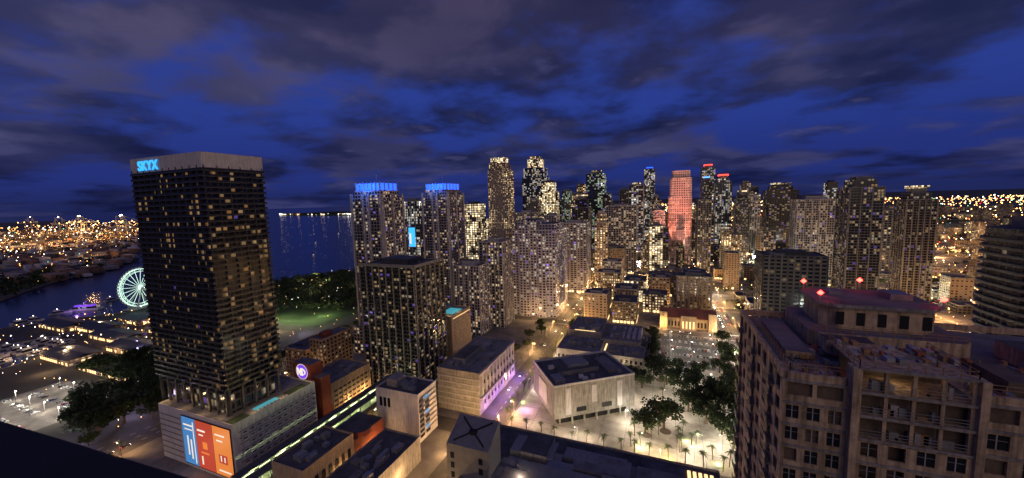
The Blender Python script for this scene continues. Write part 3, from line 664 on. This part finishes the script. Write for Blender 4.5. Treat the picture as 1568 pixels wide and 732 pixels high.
b.box(-204,-203.4,95,232,9.8,13.5,'conc'); b.box(-186.6,-186,95,232,9.8,12,'conc')
b.box(-202,-196.5,110,228,14.5,15,'slabg','roof',bottom=True); b.box(-193.5,-188,110,228,14.5,15,'slabg','roof',bottom=True)
b.box(-196,-194,112,226,9.81,9.95,'steel')
for k in range(13):
    b.box(-202.2,-201.8,112+k*9,112.4+k*9,9.8,14.5,'steel'); b.box(-188.4,-188,112+k*9,112.4+k*9,9.8,14.5,'steel')
    b.box(-196.9,-196.6,112+k*9,118+k*9,13.6,13.9,'eyg',bottom=True); b.box(-193.4,-193.1,112+k*9,118+k*9,13.6,13.9,'eyg',bottom=True)
b.build('people_mover_station')
for k in range(7): light('platform_lamp',(-195,118+k*17,13.5),3600,(.8,1,.45),.4)
b=MB(); RECTS.append((-184,-150,120,178)); b.box(-182,-160,118,150,0,22,'tan','roof'); b.box(-182,-162,150.1,176,0,17,'brick','roof'); b.cyl(-164,160,6,17.01,20,'brick',18,'roof'); rooftop(b,-182,-160,118,150,22,n=9,par='tan')
for k in range(7): b.box(-160,-159.8,120+k*4.2,122+k*4.2,4,16,'winglass')
b.box(-155,-130,120,170,0,14,'conc','roof'); rooftop(b,-155,-130,120,170,14,n=16); b.build('brick_lowrise_building')
for x,y in ((-157,140),(-157,165),(-126,150),(-126,125),(-120,178)): light('yard_lamp',(x,y,6),4500,(1,.6,.26),.4)
# ------------------------------------------------------------------ near unfinished concrete tower
YB=93
b=MB(); RECTS.append((16,62,61,YB+2)); fh=3.2; T=124.0
def wall_n(xa,xb,z0,z1,y,nb,ww=.62,wh0=.25,wh1=.86,thick=.35,mull=True):
    bw=(xb-xa)/nb; n=round((z1-z0)/fh)
    for k in range(nb):
        xs=xa+k*bw; l=xs+bw*(1-ww)/2; r=xs+bw*(1+ww)/2
        b.box(xs if k else xa,l,y,y+thick,z0,z1,'rawconc'); b.box(r,xs+bw,y,y+thick,z0,z1,'rawconc')
        for i in range(n):
            zf=z0+i*fh
            b.box(l,r,y+.02,y+thick-.01,zf+fh*(wh1-1)if i else zf,zf+fh*wh0,'rawconc',bottom=True)
            op=rnd.random()
            if op<.75: b.box(l,r,y+thick-.12,y+thick-.05,zf+fh*wh0,zf+fh*wh1,'winglass')
            if mull and op<.9:
                xm=(l+r)/2; b.box(xm-.06,xm+.06,y+thick-.22,y+thick-.121,zf+fh*wh0,zf+fh*wh1,'slabw'); b.box(l,r,y+thick-.2,y+thick-.122,zf+fh*.6,zf+fh*.6+.07,'slabg')
        b.box(l,r,y+.02,y+thick-.01,z1+fh*(wh1-1),z1,'rawconc',bottom=True)
nf=28; zb0=T-nf*fh
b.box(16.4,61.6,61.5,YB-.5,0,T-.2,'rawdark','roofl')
b.box(16,62,61,YB,0,zb0,'rawconc')
wall_n(16,23.2,zb0,T-fh,61,3); wall_n(36,60,zb0,T-fh,61,7)
wall_n(24,35.2,zb0,T-2*fh,60,4)
for xx in (23.2,35.2): b.box(xx,xx+.8,59.6,61.6,0,T+fh,'rawconc')
for i in range(0,nf+2):
    z=zb0+i*fh; b.box(24,35.2,59.85,60,z-.16,z+.16,'conc',bottom=True)
    if z<T+.1: b.box(16,23.2,60.85,61,z-.16,z+.16,'conc',bottom=True); b.box(36,60,60.85,61,z-.16,z+.16,'conc',bottom=True)
for i,z in enumerate((T-2*fh,T-fh,T,T+fh)):
    b.box(24,35.2,60,70,z-.3,z-.02,'rawconc',bottom=True)
    if i<3:
        for k in range(5): b.box(24+k*2.7,24.4+k*2.7,60.3,60.7,z,z+fh-.3,'rawconc')
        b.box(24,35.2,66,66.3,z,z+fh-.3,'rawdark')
        for k in range(3): b.beam((24,60.15,z+.4+k*.4),(35.2,60.15,z+.4+k*.4),.06,'steel')
        for k in range(7): xx=rnd.uniform(24.5,34); b.box(xx,xx+rnd.uniform(.3,1.2),61,rnd.uniform(61.4,62.4),z,z+rnd.uniform(.4,1.6),rnd.choice(['wood','slabw','steel']))
for xa,xb in ((16,23.2),(36,60)):
    b.box(xa,xb,61,61.35,T-fh,T-fh+1,'rawconc'); b.box(xa,xb,61,68,T-.3,T-.01,'rawconc',bottom=True)
    k=xa
    while k<xb: b.box(k,k+.5,61.02,61.5,T-fh+1,T-.3,'rawconc'); k+=3.4
ny=8
for k in range(ny):
    L_=YB-61.4; ya=61.4+k*L_/ny; yb=61.4+(k+1)*L_/ny; bw=yb-ya
    b.box(16,16.35,ya,ya+bw*.25,zb0,T,'rawconc'); b.box(16,16.35,yb-bw*.25,yb,zb0,T,'rawconc')
    for i in range(nf):
        zf=zb0+i*fh; b.box(16.02,16.33,ya+bw*.25,yb-bw*.25,zf-.4,zf+.8,'rawconc',bottom=True); b.box(16.22,16.3,ya+bw*.25,yb-bw*.25,zf+.8,zf+fh-.4,'winglass')
        if k%3==1: b.box(15.3,16,ya+.3,yb-.3,zf-.12,zf+.1,'rawconc',bottom=True); b.box(15.3,15.38,ya+.3,yb-.3,zf+.1,zf+1.1,'slabd')
b.box(16,16.5,61.5,YB,T,T+1.1,'rawconc'); b.box(16.5,23,61.02,61.5,T,T+1.1,'rawconc'); b.box(36,60,61.02,61.5,T,T+1.1,'rawconc'); b.box(16.5,60,YB-.5,YB,T,T+1.1,'rawconc')
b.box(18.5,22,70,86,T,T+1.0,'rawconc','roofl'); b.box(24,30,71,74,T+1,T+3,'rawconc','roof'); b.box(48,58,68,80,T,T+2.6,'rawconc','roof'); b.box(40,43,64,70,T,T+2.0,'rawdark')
def ch(x0,x1,y0,y1,c): return [(x0+c,y0),(x1-c,y0),(x1,y0+c),(x1,y1-c),(x1-c,y1),(x0+c,y1),(x0,y1-c),(x0,y0+c)]
b.prism(ch(23.5,44,76,92,1.5),T,T+2.6,'rawconc','roofl'); b.prism(ch(26,41.5,79,91,2.2),T+2.6,T+6.4,'rawconc','roofl'); b.prism(ch(25.4,42.1,78.4,91.6,2.3),T+6.4,T+7.0,'conc','roofl',bottom=True)
for k in range(5): b.box(27.8+k*2.8,28.9+k*2.8,78.9,79,T+3.4,T+5.6,'black')
b.box(37,40,84,88,T+7,T+8,'mech'); b.box(29,31,86,88,T+7,T+7.6,'mech')
P_e=ch(25.8,41.7,78.8,91.2,2.3)
for i in range(8):
    a,c=P_e[i],P_e[(i+1)%8]; b.beam((a[0],a[1],T+7),(a[0],a[1],T+8),.08,'wood'); b.beam((a[0],a[1],T+7.9),(c[0],c[1],T+7.9),.05,'wood')
for xa,ya,xb,yb in ((24,60.2,35.2,60.2),(35.2,60.2,35.2,70),(24,60.2,24,70),(17,62,23,62),(37,62,60,62),(17,62,17,92),(24,76.2,43,76.2)):
    L=math.hypot(xb-xa,yb-ya); n=int(L/1.6)
    zt=T+fh if (ya<61) else (T+2.6 if ya>76 else T+1.1)
    for k in range(n+1): b.beam((xa+(xb-xa)*k/n,ya+(yb-ya)*k/n,zt-.1),(xa+(xb-xa)*k/n,ya+(yb-ya)*k/n,zt+1.1),.09,'wood')
    for q in (.55,1.05): b.beam((xa,ya,zt+q),(xb,yb,zt+q),.07,'wood')
for i in range(190):
    x=rnd.uniform(18,58); y=rnd.uniform(62.5,75) ; s=rnd.uniform(.2,.9)
    mm=rnd.choice(['wood','steel','slabw','slabg','terra'])
    if 24<x<36:
        if y<70: b.box(x,x+s,y,y+s*1.5,T+fh-.02,T+fh+rnd.uniform(.2,.8),mm)
    else: b.box(x,x+s,y,y+s*1.5,T,T+rnd.uniform(.2,.9),mm)
for i in range(36):
    x=rnd.uniform(18,56); y=rnd.uniform(62.5,69); z=T+fh if 24<x<35 else T; b.beam((x,y,z+.1),(x+rnd.uniform(-3,3),y+rnd.uniform(0,3),z+rnd.uniform(.1,.3)),.12,rnd.choice(['wood','steel']))
b.build('unfinished_concrete_tower')
b=MB()
for x,y,z in ((26.2,90,T+8.2),(35.5,91.4,T+8.6),(25.8,80,T+8.2),(41.6,79.6,T+8.2)):
    b.dot(x,y,z+.3,.5,'ered'); b.cyl(x,y,.15,z-1.4,z,'steel',6); light('aviation_beacon_bulb',(x,y,z+.9),45,(1,.04,.03),.3)
b.build('aviation_beacon')
light('open_floor_fill',(29,63.5,T+1.6),60,(1,.7,.4),.2); light('open_floor_fill',(32,63.5,T-1.8),60,(1,.7,.4),.2); light('open_floor_fill',(50,62.5,T-1.6),60,(1,.7,.4),.2)  # added warm fill to lift the dark concrete, no site lamps here
b=MB(); b.prism([(-60,-12),(12,-12),(12,4.37),(-60,-.17)],138,145.8,'black'); b.build('roof_ledge')
# ------------------------------------------------------------------ city filler
b=MB()
for i in range(3200):
    y=240+rnd.random()**1.25*3600; x=rnd.uniform(-90 if y>650 else 80,120+y*1.05)
    if y<650 and x<85: continue
    w_=rnd.uniform(12,38); d=rnd.uniform(12,34)
    if clash(x,x+w_,y,y+d,2): continue
    if any(x<a+wd/2+2 and x+w_>a-wd/2-2 for a,wd in AV) and y<2300: continue
    if any(y<a+wd/2+2 and y+d>a-wd/2-2 for a,wd in ST) and x<1200: continue
    h=rnd.choice([6,8,10,14,18,25,32]) if rnd.random()<.92 else rnd.uniform(35,65)
    RECTS.append((x,x+w_,y,y+d)) if y<1400 else None
    b.box(x,x+w_,y,y+d,0.1,h,rnd.choice(['low','low','beige','lowwarm','dimcondo']),rnd.choice(['roof','roofl']),4.2,3.4)
    if y<1300: rooftop(b,x,x+w_,y,y+d,h,n=3,ph=.9); shops(b,x,x+w_,y,y+d,.05,.3)
b.build('lowrise_city_buildings')
b=MB()
for i in range(500):
    x=rnd.uniform(-420,-120); y=rnd.uniform(560,1150); w_=rnd.uniform(14,30); d=rnd.uniform(14,30)
    if clash(x,x+w_,y,y+d,5): continue
    RECTS.append((x,x+w_,y,y+d)); h=rnd.uniform(12,80)
    b.box(x,x+w_,y,y+d,.1,h,rnd.choice(['grey','dimcondo','beige','low','glass']),'roof',rnd.uniform(3.2,5),3.6); rooftop(b,x,x+w_,y,y+d,h,n=2); shops(b,x,x+w_,y,y+d,.05,.4)
for i in range(200):
    x=rnd.uniform(-100,420); y=rnd.uniform(800,1600); w_=rnd.uniform(16,30); d=rnd.uniform(16,30)
    if clash(x,x+w_,y,y+d,8): continue
    RECTS.append((x,x+w_,y,y+d)); h=rnd.uniform(15,90)
    b.box(x,x+w_,y,y+d,.1,h,rnd.choice(['grey','darkcondo','beige','glass','dimcondo']),'roof',rnd.uniform(3.2,5),3.8); rooftop(b,x,x+w_,y,y+d,h,n=2)
b.build('downtown_infill_buildings')
b=MB()
def sz(x,y): return max(.35,math.hypot(x,y)*.00085*rnd.uniform(.45,1.2))
for i in range(3800):
    y=230+rnd.random()**1.9*9000; x=rnd.uniform(80,150+y) if y<650 else rnd.uniform(-130,150+y*1.05)
    if clash(x,x,y,y,0): continue
    k=rnd.random(); b.dot(x,y,rnd.uniform(5,11) if y<1500 else rnd.uniform(8,30),sz(x,y),'ewarm' if k<.66 else 'ewhite' if k<.86 else 'ered2' if k<.94 else 'egreen')
for x,wd in AV[1:]:
    y=560
    while y<4000:
        for s in (-1,1):
            k=rnd.random(); b.dot(x+s*wd/2,y+rnd.uniform(-4,4),8,sz(x,y),'ewarm' if k<.8 else 'ewhite')
        if rnd.random()<.6: b.dot(x+rnd.uniform(-4,4),y+9,1.2,sz(x,y)*.7,rnd.choice(['ered2','ewhite']))
        y+=28
for i in range(380):
    x=rnd.uniform(-700,-300); y=rnd.uniform(120,640)
    if inpoly(x,y,SHORE) and not clash(x,x,y,y,1): b.dot(x,y,rnd.uniform(4,8),sz(x,y)*.8,'ewarm' if rnd.random()<.6 else 'ewhite')
for i in range(200):
    x=rnd.uniform(-800,-560); y=rnd.uniform(130,330)
    if inpoly(x,y,SHORE): k=rnd.random(); b.dot(x,y,rnd.uniform(3,7),sz(x,y)*.8,'ewarm' if k<.5 else 'ewhite' if k<.75 else 'epurple')
b.build('city_lamps')
for i in range(26):
    x=rnd.uniform(-700,-350); y=rnd.uniform(90,330)
    light('waterfront_lamp',(x,y,9),9e3,(1,.65,.35) if i%3 else (.6,.5,1),1)
# ------------------------------------------------------------------ waterfront, park
sheet('park_lawn',[(-720,330),(-400,330),(-380,600),(-660,640),(-722,520)],.03,'grass')
c=[(-455+34*math.cos(a*math.pi/12),352+24*math.sin(a*math.pi/12)) for a in range(24)]
sheet('lit_lawn',c,.05,'grass')
for x,y in ((-480,345),(-455,335),(-432,345),(-430,368)): light('lawn_lamp',(x,y,12),2.0e4,(.85,1,.5),1)
for i in range(10): light('park_lamp',(rnd.uniform(-680,-440),rnd.uniform(390,560),11),9e3,(1,.8,.5),1)
sheet('waterfront_parking_lot',[(-500,80),(-405,80),(-405,150),(-500,150)],.03,'pave')
b=MB()
for r_ in range(5):
    for k in range(32):
        x=-497+k*2.8; y=84+r_*14; b.quad([(x,y,.04),(x+.14,y,.04),(x+.14,y+5,.04),(x,y+5,.04)],'paint')
b.build('parking_lot_markings')
for x in (-485,-460,-435,-412):
    for y in (95,118,142): lamp(x,y,0,True,7000)
b=MB()
for (a,c,d,e,h) in [(-700,-640,225,250,9),(-770,-700,215,240,10),(-640,-570,215,240,8),(-600,-540,165,190,9),(-560,-500,200,225,10),(-690,-640,262,290,9),(-590,-500,250,275,8),(-520,-440,165,185,7),(-500,-430,230,250,9)]:
    b.box(a,c,d,e,0,h*.7,'low','roofl',4,3.4); ym=(d+e)/2
    b.quad([(a-1,d-1,h*.7),(c+1,d-1,h*.7),(c+1,ym,h),(a-1,ym,h)],'slabd'); b.quad([(c+1,e+1,h*.7),(a-1,e+1,h*.7),(a-1,ym,h),(c+1,ym,h)],'slabd')
    shops(b,a,c,d,e,.05,.6)
b.build('waterfront_market')
b=MB(); R=29; zc=32
def wp(a,r,o): return (r*math.cos(a),o,zc+r*math.sin(a))
NW=42
for k in range(NW):
    a0,a1=2*math.pi*k/NW,2*math.pi*(k+1)/NW
    for o in (-1.5,1.5):
        b.beam(wp(a0,R,o),wp(a1,R,o),.8,'ewheel'); b.beam(wp(a0,R*.86,o),wp(a1,R*.86,o),.35,'ewheel')
    b.beam(wp(a0,R,-1.5),wp(a0,R,1.5),.3,'ewheel')
    if k%2==0: b.beam(wp(a0,2,0),wp(a0,R,-1.5),.42,'ewheel')
    b.beam(wp(a0,R*.86,-1.5),wp(a1,R,-1.5),.2,'ewheel')
    x,y,z=wp(a0,R+1.8,0); b.box(x-.9,x+.9,-1,1,z-1.1,z+1.1,'whitepaint',bottom=True)
b.cyl(0,0,2.4,zc-2.4,zc+2.4,'ewheel',12)
for s in (-1,1):
    for q in (-1,1): b.beam((0,s*3,zc),(q*15,s*9,0),1.4,'steel')
b.box(-20,20,-12,12,0,1.2,'conc')
fw=b.build('ferris_wheel',loc=(-758,318,0)); fw.rotation_euler=(0,0,math.radians(105))
light('wheel_glow',(-745,300,30),5e3,(.5,1,.8),6)
def boat():
    b=MB(); sec=[(-9,2.2,1.6),(-3,2.6,1.7),(3,2.2,1.9),(9,.15,2.5)]
    for (x0,w0,h0),(x1,w1,h1) in zip(sec[:-1],sec[1:]):
        b.quad([(x0,-w0*.6,0),(x1,-w1*.6,0),(x1,-w1,h1),(x0,-w0,h0)],'whitepaint'); b.quad([(x1,w1*.6,0),(x0,w0*.6,0),(x0,w0,h0),(x1,w1,h1)],'whitepaint'); b.quad([(x0,-w0,h0),(x1,-w1,h1),(x1,w1,h1),(x0,w0,h0)],'whitepaint')
    b.quad([(-9,-1.3,0),(-9,-2.2,1.6),(-9,2.2,1.6),(-9,1.3,0)],'whitepaint')
    b.box(-6,3,-1.6,1.6,1.7,3.6,'winglass','whitepaint'); b.box(-5,0,-1.3,1.3,3.7,5,'whitepaint'); b.dot(-2,0,6,.5,'ewhite'); b.cyl(-2,0,.08,5,6,'steel',6)
    return b.mesh('motor_yacht')
bm_=boat()
for i in range(39):
    if (-725+(i%13)*9.3)<-615: inst('motor_yacht',bm_,(-730+(i%13)*9.3,148+(i//13)*24+rnd.uniform(-2,2),-1.5) if inpoly(-730+(i%13)*9.3,148+(i//13)*24,SHORE)==False else (-840+(i%13)*4,150+(i//13)*34,-1.5),math.pi/2,rnd.uniform(.7,1.3))
for x,y in ((-830,230),(-850,260),(-880,330),(-820,420),(-900,560),(-1100,700),(-980,820),(-1300,1100),(-900,1000),(-1600,1500)): inst('motor_yacht',bm_,(x,y,-1.5),rnd.uniform(0,6),1.3)
b=MB(); b.box(-20,20,-5,5,0,3,'whitepaint'); b.box(-17,15,-4.4,4.4,3,6,'glass','whitepaint',3,3); b.box(-14,10,-3.6,3.6,6,8.5,'epurple','whitepaint'); b.box(-3,-1,-1,1,8.5,12,'whitepaint'); b.dot(0,0,13,1.2,'epurple'); fb=b.build('party_boat',loc=(-840,285,-1.5)); fb.rotation_euler=(0,0,.5)
light('boat_glow',(-836,272,9),9000,(.5,.25,1),1)
# ------------------------------------------------------------------ vegetation
def leafquad(b,p,s,mat,r):
    n=Vector((r.gauss(0,1),r.gauss(0,1),r.gauss(0,1)+.6)).normalized(); a=n.cross(Vector((r.random(),r.random(),r.random()))).normalized()*s; c=n.cross(a).normalized()*s*.6
    b.quad([p-a,p-c*.9,p+a,p+c],mat)
def treemesh(seed,Rr=5.5,Ht=10):
    r=random.Random(seed); b=MB()
    b.cyl(0,0,.42,0,Ht*.42,'bark',8,r2=.25)
    for k in range(6):
        a=k*1.05+r.random(); e=(Rr*.6*math.cos(a),Rr*.6*math.sin(a),Ht*r.uniform(.6,.8)); b.beam((0,0,Ht*.36),e,.2,'bark')
    for k in range(42):
        a=r.uniform(0,6.28); q=Rr*.9*math.sqrt(r.random()); cz=Ht*(.62+.24*r.uniform(-1,1)*math.sqrt(max(0,1-(q/Rr)**2))); cc_=Vector((q*math.cos(a),q*math.sin(a),cz)); cs=r.uniform(.9,1.9)
        for i in range(50):
            d=Vector((r.gauss(0,1),r.gauss(0,1),r.gauss(0,.7))).normalized()*cs*r.uniform(.5,1.05)
            leafquad(b,cc_+d,r.uniform(.24,.48),'leafd',r)
    return b.mesh('broadleaf_tree')
TM=[treemesh(1),treemesh(2,6.2,10),treemesh(3,4.8,9)]
def palmmesh(seed):
    r=random.Random(seed); b=MB(); Hh=8.5
    pts=[(0,0,0),(.15,.05,3),(.35,.1,6),(.6,.15,Hh)]
    for p,q in zip(pts[:-1],pts[1:]): b.beam(p,q,.34,'bark')
    for k in range(17):
        a=k*2.4; el=r.uniform(-.1,1.0); L=r.uniform(2.6,3.4); o=Vector(pts[-1]); d=Vector((math.cos(a)*math.cos(el),math.sin(a)*math.cos(el),math.sin(el))); s=Vector((-math.sin(a),math.cos(a),0)); prev=o
        for j in range(1,6):
            tt=j/5; nx=o+d*L*tt+Vector((0,0,-1.9*tt*tt)); wd=.55*math.sin(math.pi*min(.95,tt*.85+.12)); 
            for sd in (-1,1):
                for h_ in (0,.5): 
                    m_=prev.lerp(nx,h_); b.quad([m_,m_+s*sd*wd*1.5+Vector((0,0,-.35))+d*.35,m_.lerp(nx,.5)],'palm')
            b.beam(prev,nx,.06,'palm'); prev=nx
    return b.mesh('palm_tree')
PM=[palmmesh(1),palmmesh(2)]
def tree(x,y,s=1): inst('broadleaf_tree',rnd.choice(TM),(x,y,.1),rnd.uniform(0,6.28),s*rnd.uniform(.85,1.15))
def palm(x,y,s=1): inst('palm_tree',rnd.choice(PM),(x,y,.1),rnd.uniform(0,6.28),s*rnd.uniform(.85,1.15))
for x,y,s in [(2,248,2),(-9,240,1.5),(28,264,2.1),(40,278,2.2),(48,262,1.8),(30,285,2),(16,300,1.9),(4,312,1.9),(-4,328,1.7),(52,298,1.8),(50,318,1.7),(54,335,1.6),(46,348,1.4),(55,365,1.4),(56,382,1.3),(56,400,1.3),(57,420,1.3),(-8,345,1.5),(-9,362,1.5),(-9,380,1.6),(-8,398,1.4),(-9,415,1.5),(38,300,1.9),(24,318,1.6),(30,338,1.4),(-24,310,1.4),(-22,330,1.4),(-14,300,1.5),(36,255,1.8),(18,276,1.6),(55,278,1.6),(12,334,1.5),(44,240,1.3),(56,248,1.4)]: tree(x,y,s)
for i in range(44): tree(rnd.uniform(-415,-345),rnd.uniform(112,215),2)
for i in range(22): tree(rnd.uniform(-520,-420),rnd.uniform(156,205),1.7)
for i in range(20): tree(rnd.choice([-343,-307,-341]),60+i*26+rnd.uniform(-4,4),1.3)
for x,y in [(-160,212),(-172,214),(-185,216),(-200,226),(-134,330),(-128,350),(-134,375),(-126,392),(-132,410),(-98,430),(-96,420),(-240,232),(-236,246),(-300,252),(-300,270),(-302,290)]: tree(x,y,1.1)
for i in range(11): palm(-98+rnd.uniform(-1,1),222+i*8)
for i in range(16): palm(-90+i*9.5+rnd.uniform(-2,2),217+rnd.uniform(-2,2),1)
for i in range(24): palm(rnd.uniform(-20,56),rnd.uniform(222,250) if i%2 else rnd.uniform(222,345),1.05)
for i in range(14): palm(60.5,225+i*14,1)
for i in range(12): palm(78.5,225+i*18,.9)
for i in range(18): palm(-118.5 if i%2 else -97,300+i*9,.9)
for i in range(22): palm(-325+rnd.choice([-17,17,0]),70+i*20,1.1)
for i,(x,y) in enumerate([(-70,213),(-50,213),(-30,214),(5,218),(30,224),(50,232),(15,240),(-96,250),(-96,290),(-12,224)]): light('palm_uplight',(x,y,.8),1500,(.7,1,.2),.25)
b=MB(); r=random.Random(5)
def crown(x,y,s):
    for k in range(26):
        d=Vector((r.gauss(0,.45),r.gauss(0,.45),r.gauss(0,.25))); p=Vector((x,y,s*1.1))+d*s
        leafquad(b,p,s*.34,'leafd',r)
for i in range(900):
    x=r.uniform(-720,-400); y=r.uniform(385,640)
    if inpoly(x,y,[(-718,385),(-420,385),(-380,600),(-640,640),(-722,520)]): crown(x,y,r.uniform(5,8))
for i in range(100): crown(r.uniform(-720,-500),r.uniform(300,400),r.uniform(5,7))
for i in range(200):
    t_=r.random(); crown(-1085-t_*440+r.uniform(-60,20)*1.5,250+t_*360-r.uniform(0,60),r.uniform(7,11))
for i in range(1100):
    y=300+r.random()**1.2*2500; x=r.uniform(90,120+y)
    if not clash(x,x,y,y,4): crown(x,y,r.uniform(4,7))
b.build('distant_tree_canopy')
# ------------------------------------------------------------------ cars
def carmesh():
    b=MB()
    def lay(z0,z1,a,b_,c,mat):
        (x0,x1,w0),(X0,X1,w1)=a,b_
        p=[(x0,-w0),(x1,-w0),(x1,w0),(x0,w0)];q=[(X0,-w1),(X1,-w1),(X1,w1),(X0,w1)]; b.prism(p,z0,z1,mat,c,c2=q)
    lay(.3,.75,(-2.2,2.2,.88),(-2.25,2.2,.9),'car','car'); lay(.75,.95,(-2.25,2.2,.9),(-2.1,2.0,.8),'car','car'); lay(.95,1.42,(-1.7,1.0,.78),(-1.2,.35,.62),'car','winglass')
    for x in (-1.4,1.4):
        for y in (-.85,.85):
            for k in range(10):
                a0,a1=k*.628,(k+1)*.628
                b.quad([(x,y,.33),(x+.33*math.cos(a0),y*1.07,.33+.33*math.sin(a0)),(x+.33*math.cos(a1),y*1.07,.33+.33*math.sin(a1))],'black')
                b.quad([(x+.33*math.cos(a0),y*1.07,.33+.33*math.sin(a0)),(x+.33*math.cos(a1),y*1.07,.33+.33*math.sin(a1)),(x+.33*math.cos(a1),y*.8,.33+.33*math.sin(a1)),(x+.33*math.cos(a0),y*.8,.33+.33*math.sin(a0))],'black')
    return b
cb_=carmesh(); CP=cb_.mesh('parked_car')
for y in (-.6,.6): cb_.box(2.2,2.28,y-.18,y+.18,.55,.72,'carhead',bottom=True); cb_.box(-2.33,-2.24,y-.2,y+.2,.6,.75,'cartail',bottom=True)
CT=cb_.mesh('moving_car')
for r_ in range(5):
    y=360.5+r_*17
    for k in range(21):
        if rnd.random()<.55: inst('parked_car',CP,(-1.6+k*2.75,y,.17),math.pi/2)
for r_ in range(5):
    for k in range(31):
        if rnd.random()<.3: inst('parked_car',CP,(-495.6+k*2.8,86.5+r_*14,.04),math.pi/2)
for x,wd in AV[:3]:
    for i in range(34):
        y=rnd.uniform(90,640); s=rnd.choice([-1,1]); inst('moving_car',CT,(x+s*wd*.22,y,.02),math.pi/2*s)
for y,wd in ST[1:4]:
    for i in range(8):
        s=rnd.choice([-1,1]); inst('moving_car',CT,(rnd.uniform(-290,170),y-s*wd*.22,.02),0 if s>0 else math.pi)
